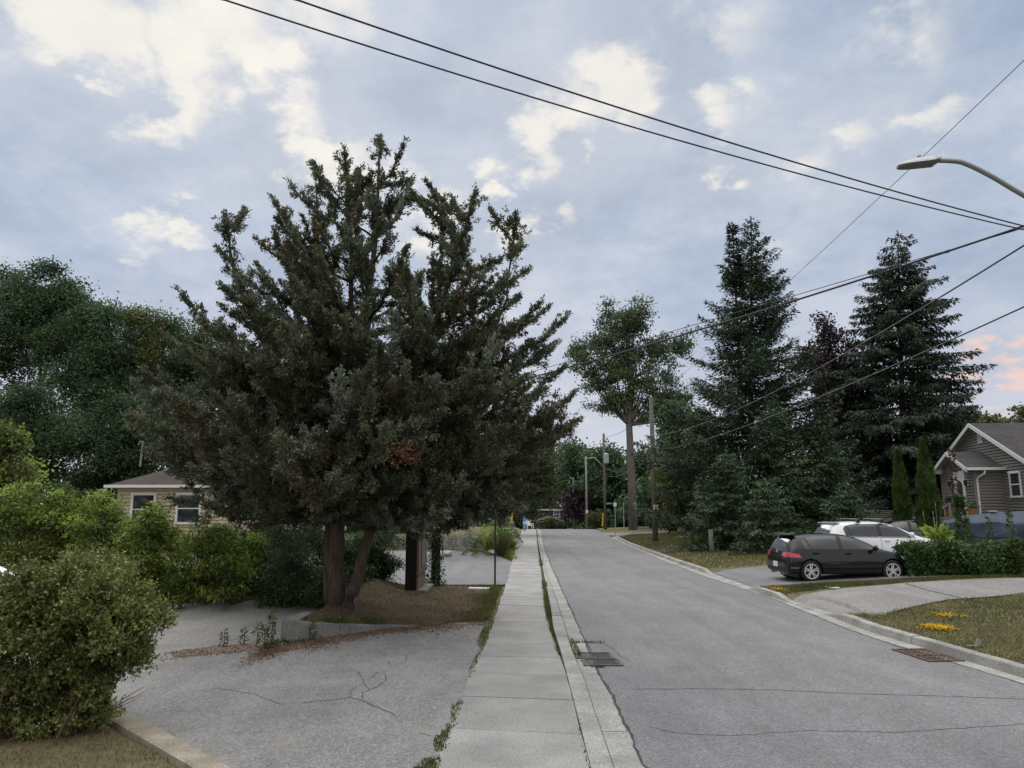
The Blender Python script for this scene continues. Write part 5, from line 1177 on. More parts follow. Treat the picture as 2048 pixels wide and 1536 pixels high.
# ------------------------------------------------------------------ boat under a tarpaulin
def boat():
    Y = 29.6; a = at(1888, 1075, Y); gz = hz(a.x + 2, Y); root = empty('covered_boat', (a.x, Y, gz), rad(-4), 'boat on a trailer wrapped in a blue tarpaulin behind the vine hedge', 'boat')
    n, m = 46, 40; X = np.zeros((n, m)); Yg = X.copy(); Z = X.copy(); rz0 = at(1990, 1023, Y).z - gz; ez = at(1960, 1043, Y).z - gz; bz = at(1960, 1076, Y).z - gz
    for i in range(n):
        s_ = i / (n - 1); x = s_ * 6.2; hw = 1.05 * min(1, (s_ / .32 + .02)) ** .55; ridge = ez + (rz0 - ez) * min(1, (s_ / .33)) ** .8; low = bz + .12 * (1 - min(1, s_ / .2))
        for j in range(m):
            t = j / (m - 1) * 2 - 1; at_ = abs(t)
            if at_ < .55: k = at_ / .55; y = hw * k; z = ridge + (ez - .1 * s_ - ridge) * k ** 1.1 - .05 * math.sin(math.pi * k) * (1 + math.sin(x * 4))
            else: k = (at_ - .55) / .45; y = hw * (1 + .04 * math.sin(k * 3 + x * 3)); z = (ez - .1 * s_) * (1 - k) + low * k
            fold = .022 * math.sin(x * 7 + t * 4) + .014 * math.sin(x * 15 - t * 9 + math.sin(x * 3))
            X[i, j] = x + .03 * math.sin(t * 9); Yg[i, j] = math.copysign(y + fold * (at_ > .5), t); Z[i, j] = z + fold * .8
    me = gridmesh(X, Yg, Z); me.polygons.foreach_set('use_smooth', [True] * len(me.polygons)); tp = link('tarpaulin', me, M['tarp'], root); md = tp.modifiers.new('t', 'SOLIDIFY'); md.thickness = .01
    hu = MB(); secs = []
    for s_ in np.linspace(.03, 1, 14):
        x = s_ * 6.2; hw = 1.0 * min(1, (s_ / .34 + .02)) ** .6; kz = .55 + .35 * max(0, 1 - s_ / .3) ** 2; secs.append([(x, -hw, bz + .04), (x, -hw * .9, kz + .2), (x, 0, kz - .05), (x, hw * .9, kz + .2), (x, hw, bz + .04)])
    sweep(hu, secs); hu.build('hull', M['hull'], root, smooth=True)
    tr = MB(); tr.box((3.2, -.55, .42), (5.6, .08, .1)).box((3.2, .55, .42), (5.6, .08, .1)).box((-.1, 0, .42), (1.6, .08, .08)); tr.build('trailer_frame', M['galv'], root)
    for s_ in (-1, 1): MB().lathe([(.0, -.09), (.3, -.09), (.31, 0), (.3, .09), (0, .09)], 22, Matrix.Translation((4.2, s_ * .95, .31)) @ Matrix.Rotation(math.pi / 2, 4, 'X')).build('trailer_wheel', M['tyre'], root)
    MB().box((1.9, 0, rz0 + .02), (.25, .2, .05)).build('ridge_cap', M['hull'], root)
boat()

# ------------------------------------------------------------------ poles, lamps, wires
def pole(name, label, base, topz, r, mat, group=None, lean=0.):
    root = empty(name, base, 0, label, 'utility pole', group); h = topz - base[2]
    MB().tube([(0, 0, -.3), (lean * .5, 0, h * .5), (lean, 0, h)], [r, r * .86, r * .72], 14).build('pole_shaft', mat, root, smooth=True); return root
def P3(px, py, Y): return at(px, py, Y)
pb = B(1311, 1083); pY = pb.y; ptop = at(1307, 794, pY).z
p1 = pole('utility_pole', 'weathered wooden pole on the lawn carrying the no-parking sign', pb, ptop, .2, M['pole'])
MB().lathe([(.03, 0), (.05, .03), (.05, .1), (.02, .14)], 10, Matrix.Translation((0, 0, ptop - pb.z))).build('insulator', M['white'], p1)
bd = MB()
for z in (870, 902): zz = at(1308, z, pY).z - pb.z; bd.box((0, -.17, zz), (.12, .06, .16)); bd.tube([(.0, -.14, zz), (.3, -.12, zz - .02)], .025, 6)
bd.build('cable_bracket', M['galv'], p1)
b2 = at(1211, 1056, 92); b2.z = hz(b2.x, 92); p2 = pole('utility_pole', 'wooden pole with a grey transformer and a curved lamp arm at the street corner', b2, at(1209, 867, 92).z, .19, M['pole'])
tz = at(1212, 917, 92).z - b2.z; MB().lathe([(0, -.62), (.26, -.62), (.3, -.55), (.3, .5), (.26, .56), (.1, .62), (0, .62)], 16, Matrix.Translation((.22, -.4, tz))).box((.1, -.2, tz + .2), (.12, .3, .1)).build('transformer', M['galv'], p2, smooth=False)
az = at(1207, 936, 92).z - b2.z; la = MB(); tip = at(1180, 917, 92) - b2
la.tube([(0, -.1, az), (-.8, -.1, az + .9), (tip.x + .5, -.1, tip.z + .12), (tip.x, -.1, tip.z + .02)], [.06, .055, .05, .05], 8); la.build('lamp_arm', M['lampgrey'], p2, smooth=True)
MB().prism([Vector((tip.x + .15, -.25, tip.z)), Vector((tip.x - .75, -.22, tip.z - .03)), Vector((tip.x - .75, .02, tip.z - .03)), Vector((tip.x + .15, .05, tip.z))], (0, 0, .12)).build('lamp_head', M['lampgrey'], p2)
b3 = at(1174, 1057, 104); b3.z = hz(b3.x, 104); p3 = pole('utility_pole', 'plain pale pole standing beside the far purple tree', b3, at(1175, 912, 104).z, .16, M['greypole'])
s3 = at(1174, 1023, 103.7) - b3; MB().box((s3.x, -.22, s3.z), (.32, .02, .42)).build('notice_plate', M['white'], p3)
b4 = at(1148, 1058, 114); b4.z = hz(b4.x, 114); p4 = pole('utility_pole', 'farthest pole, with a pale band, in front of the brick house', b4, at(1146, 955, 114).z, .16, M['greypole'])
MB().lathe([(.17, -.3), (.172, -.3), (.172, .3), (.17, .3)], 12, Matrix.Translation((0, 0, 3.0))).build('reflective_band', M['white'], p4)
# no-parking plate
sz = at(1310.5, 1015.5, pY); s_ = empty('no_parking_sign', (sz.x, pY - .215, sz.z), 0, 'square white no-parking sign nailed to the wooden pole on the lawn', 'sign')
MB().box((0, 0, 0), (.36, .012, .4)).build('sign_plate', M['white'], s_)
rg = MB(); rg.lathe([(.105, -.004), (.105, .006), (.135, .006), (.135, -.004)], 24, Matrix.Translation((0, -.008, .02)) @ Matrix.Rotation(math.pi / 2, 4, 'X')); rg.bar((-.085, -.013, .105), (.085, -.013, -.065), .028, .008); rg.build('prohibition_ring', M['red'], s_)
lt = MB(); lt.box((-.03, -.009, .02), (.026, .006, .13)); lt.box((.005, -.009, .075), (.05, .006, .022)); lt.box((.005, -.009, .025), (.05, .006, .022)); lt.box((.032, -.009, .05), (.022, .006, .05)); lt.build('letter', M['black'], s_)
# street-name sign, thin posts
def signpost(name, label, base, top, r, plate=None):
    root = empty(name, base, 0, label, 'sign'); MB().tube([(0, 0, -.2), (0, 0, top - base.z)], r, 8).build('sign_post', M['galv'], root)
    if plate: w, h, z, x, m = plate; MB().box((x, -.06, z), (w, .012, h)).build('sign_plate', m, root)
    return root
q = at(1231, 1062, 68.5); q.z = hz(q.x, 68.5); r_ = signpost('road_sign', 'slim post with a small pale plate at the lawn corner kerb', q, at(1231, 1004, 68.5).z, .04, (.28, .34, at(1231, 1009, 68.5).z - q.z, 0, M['white']))
q = at(1248, 1054, 88); q.z = hz(q.x, 88); signpost('marker_post', 'bare leaning steel post between the street-name sign and the maple trunk', q, at(1246, 1005, 88).z, .045)
q = at(1219, 1007, 91.2); s2 = empty('street_name_sign', (q.x, 91.2, q.z), 0, 'small green street-name blade fixed to the transformer pole', 'sign'); MB().box((0, 0, 0), (.75, .02, .24)).build('sign_blade', M['green'], s2)
tx = MB()
for i, w_ in enumerate((.05, .03, .06, .04, .05, .03, .05)): tx.box((-.24 + i * .08, -.014, 0), (w_, .006, .08 if i % 3 else .11))
tx.build('lettering', M['white'], s2)
def guard(label, a, b, r=.045):
    root = empty('guy_guard', a, 0, label, 'guy guard', 'yellow guy guards'); d = Vector(b) - Vector(a); MB().tube([(0, 0, 0), d], r, 8).build('guard_sleeve', M['yellow'], root); return root
a = at(1206, 1052, 90); guard('single yellow guy guard at the foot of the transformer pole', at(1205, 1053, 90), at(1206, 1026, 90), .07)
gY = 66; gA, gB_ = at(1021, 1046, gY), at(1027, 1010, gY); guard('leaning yellow guy guard beside the sidewalk, the one hugging the tree trunk', gA, gB_, .055)
guard('leaning yellow guy guard beside the sidewalk, slightly lower and thicker of the pair', at(1022, 1046, gY - .4), at(1026.2, 1022, gY - .4), .075)
# near lamp on the pole just beyond the frame
lp = 13.0; bx_ = at(2075, 180, lp).x + .2; bz_ = hz(bx_, lp)
np_ = pole('utility_pole', 'nearest wooden pole holding the big street lamp arm and all the cables', (bx_, lp, bz_), 11.4, .19, M['pole'])
lamp = empty('street_lamp', (bx_, lp, bz_), 0, 'grey street lamp head on a curved arm reaching in over the road', 'street lamp'); o = Vector((bx_, lp, bz_))
arm = [at(2110, 425, lp) - o, at(2048, 391, lp) - o, at(1980, 351, lp) - o, at(1930, 327, lp) - o, at(1905, 322, lp) - o, at(1872, 321, lp) - o]
arm[0].x = -.1
def smooth_path(p, n):
    out = []
    for i in range(len(p) - 1):
        a, b, c, d = p[max(i - 1, 0)], p[i], p[i + 1], p[min(i + 2, len(p) - 1)]
        for k in range(n): t = k / n; out.append(.5 * ((2 * b) + (c - a) * t + (2 * a - 5 * b + 4 * c - d) * t * t + (3 * b - a - 3 * c + d) * t ** 3))
    return out + [p[-1]]
MB().tube(smooth_path(arm, 6), .045, 14).build('lamp_arm', M['armgrey'], lamp, smooth=True)
hA = at(1878, 322, lp) - o; hB = at(1793, 331, lp) - o; Lh = (hA - hB).length; hd = MB(); secs = []
for t in np.linspace(0, 1, 14):
    c = hA.lerp(hB, t); w = .15 * (1 - max(0, (t - .5) / .5) ** 2.2) ** .5 + .012; top = .075 * (1 - max(0, (t - .35) / .65) ** 2) + .012; bot = -.045 - .02 * math.sin(t * 3.1)
    if t < .12: w *= .65
    secs.append([c + Vector((0, y * w, z)) for y, z in ((-1, bot + .03), (-.92, top * .35), (-.6, top * .85), (0, top), (.6, top * .85), (.92, top * .35), (1, bot + .03))])
sweep(hd, secs); hd.build('lamp_head', M['lampgrey'], lamp, smooth=True)
lo_ = MB(); secs = []
for t in np.linspace(.08, .985, 12):
    c = hA.lerp(hB, t); w = .146 * (1 - max(0, (t - .5) / .5) ** 2.2) ** .5 + .01; secs.append([c + Vector((0, -w, -.012)), c + Vector((0, -w * .9, -.05)), c + Vector((0, w * .9, -.05)), c + Vector((0, w, -.012))])
sweep(lo_, secs); lo_.build('lamp_lens', M['lens'], lamp)
pc = hA.lerp(hB, .46); MB().lathe([(0, .15), (.035, .15), (.04, .13), (.036, .05)], 14, Matrix.Translation(pc)).build('photocell', M['armgrey'], lamp, smooth=True)
def wire(label, pts, r, sag=.0, group=None, n=40):
    pts = [Vector(p) for p in pts]; q = []
    for i in range(len(pts) - 1):
        for k in range(n): t = k / n; p = pts[i].lerp(pts[i + 1], t); p.z -= sag * 4 * t * (1 - t); q.append(p)
    q.append(pts[-1]); base = q[0].copy(); return tag(MB().tube([p - base for p in q], r, 6).build('overhead_wire', M['wire'], loc=base), label, 'cable', group)
def extend(a, b, t): return a + (b - a) * t
A1, B1 = at(2049, 452, lp), at(595, 0, 8.2); C1 = at(1340, 243, 10.6)
def via(px0, py0, Y0, px1, py1, Y1, Ym, pm, t0=0., t1=1.):
    """a hanging cable through two ends with the sag that meets the photo at one middle point"""
    return None
pt_ = Vector((bx_, lp, at(2085, 455, lp).z))
e1 = at(595, 0, 8.0); e2 = at(450, 0, 8.0)
w1a = at(2048, 450, 12.8); w2a = at(2048, 457, 12.8)
wire('upper of the two thick parallel cables crossing the sky above the juniper', [extend(w1a, e1, -.04), e1, extend(w1a, e1, 1.6)], .0125, .14, 'paired cables crossing the sky')
wire('lower wavy one of the two thick parallel cables crossing the sky', [extend(w2a, e2, -.04), e2, extend(w2a, e2, 1.6)], .0115, .17, 'paired cables crossing the sky')
f1 = at(1307, 793, pY)
wire('thin wire slanting past the street lamp to the top of the lawn pole', [extend(at(2048, 115, lp), f1, -.04), f1], .008, .35)
wire('twisted service cable sagging across the street into the juniper', [at(2090, 434, lp), at(2022, 457, 13.6), mast], .02, 0) if False else None
s0 = Vector((bx_ - .2, lp, at(2090, 432, lp).z))
wire('twisted service cable sagging across the street into the juniper', [s0, mast], .021, 1.05)
wire('second strand of the service cable crossing the street, spliced near the pole', [s0 + Vector((0, 0, -.06)), s0.lerp(mast, .45) + Vector((0, 0, -1.02))], .008, .02)
wire('communication cable from the upper bracket of the lawn pole to the near pole', [Vector((bx_ - .2, lp, at(2090, 452, lp).z)), at(1312, 871, pY)], .018, .75)
wire('lower communication cable from the lower bracket of the lawn pole towards the near pole', [Vector((bx_ - .2, lp, at(2090, 578, lp).z)), at(1312, 903, pY)], .016, .45)
wire('cable sagging between the lawn pole and the transformer pole behind the maple', [at(1309, 868, pY), at(1212, 936, 92)], .03, 1.3)
wire('low cable between the lawn pole and the transformer pole', [at(1309, 908, pY), at(1212, 952, 92)], .025, .6)
wire('top wire between the transformer pole and the lawn pole behind the maple crown', [at(1210, 872, 92), at(1309, 800, pY)], .02, .8)
wire('faint wire running from the transformer pole to the far pale pole', [at(1209, 945, 92), at(1147, 960, 114)], .025, .6)
wire('short wire reaching from the roof mast of the cream house into the juniper', [mast, at(330, 912, 34), at(420, 945, 28)], .012, .05)
sp = s0.lerp(mast, .045) + Vector((0, 0, -.18)); tag(MB().lathe([(0, -.05), (.03, -.04), (.03, .04), (0, .05)], 8, Matrix.Rotation(1.2, 4, 'Y')).build('cable_splice', M['black'], loc=sp), 'small black splice clamp on the twisted service cable', 'clamp')

# ------------------------------------------------------------------ sign board, posts, slab, log and garden things
def board_sign():
    b = B(832, 1186); root = empty('notice_board', (b.x, b.y, b.z), 0, 'brown plank notice board with grey panel facing the street, dark back', 'sign'); L = 2.0; top = at(836, 1066, b.y).z - b.z
    MB().box((-.16, L / 2, top / 2 - .05), (.3, L, top + .1)).build('backing_frame', M['darkwood'], root)  # near-black box behind the plank face
    f = MB(); k = 9
    for i in range(k): f.box((.03, L * (i + .5) / k, top * .63), (.06, L / k - .012, top * .7))
    f.build('plank_face', M['board'], root); MB().box((.01, L / 2, top * .13), (.05, L * .94, top * .26)).build('plinth', M['board'], root); MB().box((.072, L * .52, top * .68), (.025, L * .5, top * .52)).build('grey_panel', M['panel'], root)
    MB().box((.02, L / 2, .02), (.5, L * 1.02, .08)).build('concrete_footing', M['wallc'], root)
    return b
board_sign()
def thick_post():
    Y = 24.3; p = at(871, 1160, Y); z = hz(p.x, Y); root = empty('wooden_post', (p.x, Y, z), 0, 'thick dark post wrapped in creeper behind the notice board', 'post'); MB().tube([(0, 0, -.2), (0, 0, 3.4)], [.15, .13], 12).build('post_shaft', M['darkwood'], root); n = 900
    a = R.uniform(0, 6.283, n); t = R.random(n) ** 1.5; P = np.stack([np.cos(a) * (.16 + .25 * (1 - t) * R.random(n)), np.sin(a) * (.16 + .2 * (1 - t) * R.random(n)), t * 1.6], 1)
    quads_mesh('creeper', leaves(P, R.normal(size=(n, 3)) + np.array([0, -.5, 0]), R.uniform(.05, .1, n), .05), M['hedge'], root)
thick_post()
b = B(990, 1171); rt = empty('sign_post', b, 0, 'dark steel post standing on the brown grass by the sidewalk', 'post'); mb = MB(); Ht = at(990, 1000, b.y).z - b.z
mb.prism([Vector((-.03, -.02, -.2)), Vector((-.012, .02, -.2)), Vector((.012, .02, -.2)), Vector((.03, -.02, -.2)), Vector((.02, -.028, -.2)), Vector((0, .004, -.2)), Vector((-.02, -.028, -.2))], (0, 0, Ht + .9)); mb.build('post_channel', M['post'], rt)
MB().box((0, -.04, Ht + .55), (.3, .012, .45)).build('sign_plate', M['galv'], rt)
b = B(958, 1180); sl_ = MB(); sl_.box((0, 0, .03), (.62, .3, .07), rz=-.15); tag(sl_.build('stone_slab', M['slab'], loc=(b.x, b.y, b.z)), 'pale rectangular slab lying in the brown grass near the steel post', 'slab')
b = B(1423, 1104); rt = empty('garden_post', b, 0, 'short grey wooden post on the lawn in front of the spruces', 'post'); MB().box((0, 0, .5), (.2, .2, 1.2)).build('post_shaft', M['greypole'], rt); MB().prism([Vector((-.1, -.1, 1.1)), Vector((.1, -.1, 1.1)), Vector((.1, .1, 1.1)), Vector((-.1, .1, 1.1))], (0, 0, .06)).build('post_cap', M['greypole'], rt)
b = B(1448, 1100); lg = MB(); lg.tube([(-.55, .15, .24), (0, 0, .23), (.55, -.15, .24)], [.2, .23, .22], 14); tag(lg.build('log', M['greypole'], loc=(b.x, b.y, b.z), smooth=False), 'fallen grey log lying by the wooden post under the spruce', 'log')
b = at(1059, 1046, 92); b.z = hz(b.x, 92) + .25
def chair():
    root = empty('garden_chair', (b.x, 92, b.z), rad(20), 'white slatted garden chair beyond the top of the sidewalk', 'chair')
    MB().box((0, 0, .38), (.75, .6, .05)).build('seat', M['white'], root); bk = MB()
    for i in range(5): bk.box((-.3 + i * .15, .32, .75), (.12, .03, .8 - .06 * abs(i - 2)), rx=-.3)
    bk.build('backrest', M['white'], root)
    for x in (-.38, .38):
        MB().box((x, 0, .6), (.12, .75, .04)).build('armrest', M['white'], root)
        for y in (-.3, .28): MB().box((x, y, .3), (.07, .07, .6)).build('leg', M['white'], root)
chair()
b = at(1049, 1044, 84); gz = hz(b.x, 84); bn = empty('garden_banner', (b.x, 84, gz), 0, 'narrow blue and white banner beside the top of the sidewalk', 'banner'); zt = at(1048, 1026, 84).z - gz; MB().tube([(0, .05, 0), (0, .05, zt + .1)], .025).build('banner_pole', M['galv'], bn)
bm_ = MB(); n = 8
for i in range(n):
    z = zt - (i + .5) * (zt - .25) / n; bm_.cur = 0 if i in (0, 4) else 1; bm_.box((.0, -.0 + .02 * math.sin(i), z), (.36, .02, (zt - .25) / n - .004))
bm_.build('banner_cloth', [M['white'], M['blue']], bn)

# garden bed beyond the second driveway
def bedpt(px, Y): x = at(px, 1100, Y).x; return (x, Y, hz(x, Y))
beds = [(905, 38.0, .9, .95, 420, .09, 'silver', 'silvery bushy perennial at the driveway edge nearest the creeper post'), (940, 39.5, 1.0, 1.5, 420, .11, 'silver', 'taller silvery shrub in the middle of the flower bed'), (920, 41, 1.1, 1.9, 420, .12, 'silver', 'pale grey-green shrub at the back of the flower bed under the juniper'),
        (965, 38.6, .8, .8, 360, .12, 'hedge', 'dark green low perennial in the flower bed behind the steel post'), (975, 41, .9, 1.5, 320, .16, 'lime', 'bright green upright perennial behind the steel post'), (1005, 42.5, .8, 1.3, 200, .34, 'hosta', 'large pale variegated hosta beside the sidewalk'),
        (1020, 38.2, .4, .45, 200, .09, 'lime', 'small yellow-green clump at the flower bed corner by the sidewalk'), (940, 37.5, .5, .3, 200, .07, 'weed', 'low olive cushion plant on the driveway edge of the flower bed'), (962, 37.4, .6, .32, 220, .07, 'weed', 'low olive cushion plant between the stones of the flower bed'),
        (1022, 45, .6, .6, 200, .09, 'whitefl', 'white flowering clump beside the sidewalk'), (1030, 50, .6, .55, 180, .1, 'whitefl', 'farther white flowering clump beside the sidewalk'), (1028, 56, .8, .9, 220, .14, 'hedge', 'dark leafy clump next to the sidewalk top'), (1000, 48, 1.0, 1.6, 260, .16, 'hedge', 'dark leafy shrub behind the variegated hosta'), (1015, 60, 1.1, 1.7, 260, .2, 'silver', 'grey-green shrub below the yellow guy guards')]
for px, Y, r, h, n, L, m, lab in beds: mound('perennial', lab, bedpt(px, Y), r, h, int(n * 1.6), L, M[m], group='flower bed plants', W=.4)
for px, Y, r, h, lab, m in ((1003, 38.3, .55, 1.25, 'tall feathery grass clump in the flower bed by the steel post', 'blade'), (980, 38, .5, .9, 'yellow-green grass clump leaning over the flower bed edge', 'lime'), (1015, 39.2, .5, 1.15, 'second tall grass clump beside the sidewalk end of the flower bed', 'bladeg')):
    p = bedpt(px, Y); root = empty('ornamental_grass', p, 0, lab, 'plant', 'grass clumps in the flower bed'); n = 420; a = R.uniform(0, 6.283, n); rr = r * .35 * R.random(n); P = np.stack([rr * np.cos(a), rr * np.sin(a), np.zeros(n)], 1); D = unit(np.stack([np.cos(a) * .35, np.sin(a) * .35, np.ones(n)], 1) + R.normal(size=(n, 3)) * .12)
    quads_mesh('foliage', leaves(P, D, h * R.uniform(.6, 1.1, n), .028, .2), [M[m], M['bladeg']], root, mi=R.choice(2, n))
def stone(label, px, py, r, zz=0.):
    p = B(px, py); bm = bmesh.new(); bmesh.ops.create_icosphere(bm, subdivisions=2, radius=r)
    for v in bm.verts: v.co *= 1 + random.uniform(-.22, .16); v.co.z *= .55
    me = bpy.data.meshes.new('stone'); bm.to_mesh(me); bm.free(); tag(link('garden_stone', me, M['rock'], None, (p.x, p.y, p.z + r * .25)), label, 'stone', 'edging stones of the flower bed')
for px, py, r, lab in ((893, 1111, .3, 'pale pointed edging stone nearest the creeper post'), (880, 1113, .34, 'flat pale edging stone half hidden by the creeper post'), (983, 1107, .26, 'wedge-shaped pale stone at the foot of the grass clump'), (1000, 1106, .3, 'long flat pale stone right behind the steel post'), (1033, 1086, .34, 'grey stone block at the sidewalk edge of the flower bed'), (1028, 1073, .3, 'pale stone among white flowers beside the sidewalk')): stone(lab, px, py, r)

# ------------------------------------------------------------------ grass, weeds, litter, flowers
def scatter(poly, n):
    P = np.array([p[:2] for p in poly]); lo, hi = P.min(0), P.max(0); out = np.zeros((0, 2))
    while len(out) < n:
        q = R.uniform(lo, hi, (n * 2, 2)); out = np.concatenate([out, q[inside(poly, q[:, 0], q[:, 1])]])
    return out[:n]
def turf(name, polys, mats, mixp=None, patch=True, z=0.):
    V, MI = [], []
    for poly, n, L, W in polys:
        q = scatter(poly, n)
        if patch: k = (np.sin(q[:, 0] * 1.3 + np.sin(q[:, 1] * .9) * 2) + np.sin(q[:, 1] * 2.1 + q[:, 0] * .7)) * .25 + .5; 
        else: k = np.full(n, .5)
        P = np.stack([q[:, 0], q[:, 1], hgt(q[:, 0], q[:, 1]) + z], 1); D = unit(R.normal(size=(n, 3)) * .55 + np.array([0, 0, .9])); l = L * R.uniform(.5, 1.25, n)
        V.append(leaves(P, D, l, W, .1)); MI.append((R.random(n) < (mixp or .3) * 2 * k).astype(int))
    o = quads_mesh(name, np.concatenate(V), mats, mi=np.concatenate(MI)); return tag(o, kind='stuff')
lawn = [kpt(g2b - .1)] + [kpt(y) for y in np.arange(g2b - 1, 9, -.7)] + [(20, 9), (20, 16.4), bxy(2048, 1188), bxy(1900, 1200), bxy(1760, 1228)]
turf('lawn_grass', [(lawn, 95000, .06, .009), (lawn, 9000, .11, .012)], [M['blade'], M['bladeg']], .3)
vg = [kpt(g2a + .1), kpt(g1b - .1), bxy(1562, 1174), bxy(1640, 1168), bxy(1812, 1159), (20, 22.6), (20, 21.2), bxy(2048, 1155), bxy(1812, 1165), bxy(1640, 1180)]
turf('verge_grass', [(vg, 26000, .09, .014)], [M['blade'], M['bladeg']], .42)
fl_ = [kpt(y) for y in (g1a + .2, 32, 36, 42, 50, 58, 66)] + [(xc + 1.5, 70), (14, 72), (22, 60), (20, 45), (20, 33), (12, 30.6)]
turf('far_lawn_grass', [(fl_, 60000, .12, .024)], [M['blade'], M['bladeg']], .3)
nl = [tuple(a0[:2]), tuple((a0 + kd * 8)[:2]), (-6.5, 3.5), (-11, 7), (-9, 11)]
nl = [(p[0] + nrm.x * .28, p[1] + nrm.y * .28) if i < 2 else p for i, p in enumerate(nl)]
turf('dead_grass', [(nl, 26000, .06, .008)], [M['blade'], M['needle']], .35)
turf('bank_grass', [(bank_poly, 26000, .05, .01), (bank_poly, 2500, .1, .012)], [M['needle'], M['blade']], .4)
gp = [(float(WALK_L(y)) - .13, y) for y in (24.4, 21, 18, 16.6)] + [(float(WALK_L(y)) - .75, y) for y in (16.9, 18, 21, 24.2)]
ge = R.uniform(16.7, 24.4, 5200); gx_ = WALK_L(ge) - .1 - np.abs(R.normal(size=5200)) * (.26 + .16 * np.sin(ge * 1.9)); n = 5200
tag(quads_mesh('bank_edge_grass', leaves(np.stack([gx_, ge, hgt(gx_, ge)], 1), unit(R.normal(size=(n, 3)) * .6 + np.array([0, 0, .9])), R.uniform(.05, .13, n), .013, .1), [M['bladeg'], M['blade']], mi=R.choice(2, n, p=[.6, .4])), kind='stuff')
turf('wall_foot_weeds', [([tuple(G(*p)[:2]) for p in ((518, 1302), (600, 1286), (700, 1268), (770, 1256), (775, 1250), (690, 1262), (590, 1281), (540, 1284))], 700, .1, .025)], [M['weed'], M['bladeg']], .4)
wk = []
for ya, yb, wd, n, L in ((12.9, 15.0, .1, 420, .05), (15.0, 21.5, .17, 2200, .07), (21.5, 26, .12, 700, .07), (33, 37, .14, 500, .09), (37, 60, .07, 500, .08), (6.0, 9, .02, 60, .05)):
    wk.append(([(float(WALK_R(y)) - .03, y) for y in np.linspace(ya, yb, 5)] + [(float(KERB_LB(y)) + wd * .25, y) for y in np.linspace(yb, ya, 5)], n, L, .014))
for ya, yb, wd, n in ((13.6, 16.8, .16, 900), (11.2, 13.4, .06, 130), (9.1, 9.9, .07, 130), (7.9, 8.6, .12, 240), (7.0, 7.7, .2, 420), (8.6, 9.1, .05, 60), (36.5, 60, .2, 900)):
    wk.append(([(float(WALK_L(y)) + .03, y) for y in np.linspace(ya, yb, 5)] + [(float(WALK_L(y)) - wd * (.5 + .5 * math.sin((y - ya) / (yb - ya) * 3.14)), y) for y in np.linspace(yb, ya, 5)], n, .055, .014))
gq = G(1152, 1296); wk.append(([(gq.x - .12, gq.y - .9), (gq.x + .03, gq.y - .9), (gq.x + .02, gq.y + .8), (gq.x - .22, gq.y + .8)], 260, .08, .016)); wk.append(([(gq.x - .1, gq.y + .45), (gq.x + .55, gq.y + .42), (gq.x + .55, gq.y + .5), (gq.x - .1, gq.y + .55)], 160, .06, .014))
gq = G(1194, 1336); wk.append(([(gq.x - .08, gq.y - .05), (gq.x + .12, gq.y - .05), (gq.x + .12, gq.y + .08), (gq.x - .08, gq.y + .08)], 90, .05, .014))
turf('joint_weeds', wk, [M['weed'], M['blade']], .25, False)
# fallen needles along the wall foot
n = 8000; t = R.random(n); e0 = np.array([G(*p)[:2] for p in ((525, 1304), (590, 1290), (690, 1270), (850, 1252), (985, 1237))]); u = t * 4; i = np.minimum(u.astype(int), 3); f = (u - i)[:, None]; q = e0[i] * (1 - f) + e0[i + 1] * f
q[:, 1] -= np.abs(R.normal(size=n)) * (.5 + .2 * np.sin(t * 17)) - .04; q[:, 0] += R.normal(size=n) * .1
q = np.concatenate([q, scatter(bank_poly, 4500)]); n = len(q); D = R.normal(size=(n, 3)) * np.array([1, 1, .12])
tag(quads_mesh('fallen_needles', leaves(np.stack([q[:, 0], q[:, 1], np.maximum(hgt(q[:, 0], q[:, 1]) + .016, .012)], 1), D, R.uniform(.03, .075, n), .013, .1), M['needle']), kind='stuff')
q = scatter([tuple(G(*p)[:2]) for p in ((560, 1294), (520, 1304), (430, 1312), (320, 1325), (320, 1308), (430, 1292))], 900); n = len(q)
tag(quads_mesh('dirt_litter', leaves(np.stack([q[:, 0], q[:, 1], np.full(n, .016)], 1), R.normal(size=(n, 3)) * np.array([1, 1, .1]), R.uniform(.02, .05, n), .014, .1), M['needle']), kind='stuff')
def weed(label, px, py, h, n, grp='weeds by the wall end'):
    b = B(px, py); shoot('weed_plant', label, b, h, n, .075, M['weed'], .17, 'weed', grp, tip=.5, W=.45)
weed('tall leafy weed against the retaining wall end', 541, 1296, .62, 130); weed('second leafy weed a step before the retaining wall end', 527, 1300, .42, 70); weed('spindly weed farthest out on the reddish dirt', 447, 1293, .3, 46); weed('small bushy weed in the middle of the reddish dirt', 487, 1291, .3, 46); weed('thin upright weed with a bare tip beside the wall end', 513, 1289, .38, 40)
weed('low leafy weed growing up the face of the retaining wall', 672, 1266, .28, 120); weed('darker leafy weed at the retaining wall face near its end', 622, 1281, .3, 110)
def blossoms(label, px, py, w, d, n):
    b = B(px, py); root = empty('yellow_flower_patch', b, 0, label, 'flowers'); P = np.stack([R.normal(size=n) * w * .5, R.normal(size=n) * d * .5, R.uniform(.02, .07, n)], 1); V = []
    for k in range(4): a = R.uniform(0, 6.28, n); V.append(leaves(P, np.stack([np.cos(a), np.sin(a), np.full(n, .5)], 1), R.uniform(.018, .03, n), .02, .1))
    quads_mesh('blossom', np.concatenate(V), M['flower'], root); m = n * 2; quads_mesh('foliage', leaves(np.stack([R.normal(size=m) * w * .55, R.normal(size=m) * d * .55, R.uniform(0, .03, m)], 1), R.normal(size=(m, 3)) + np.array([0, 0, .6]), .05, .014), M['bladeg'], root)
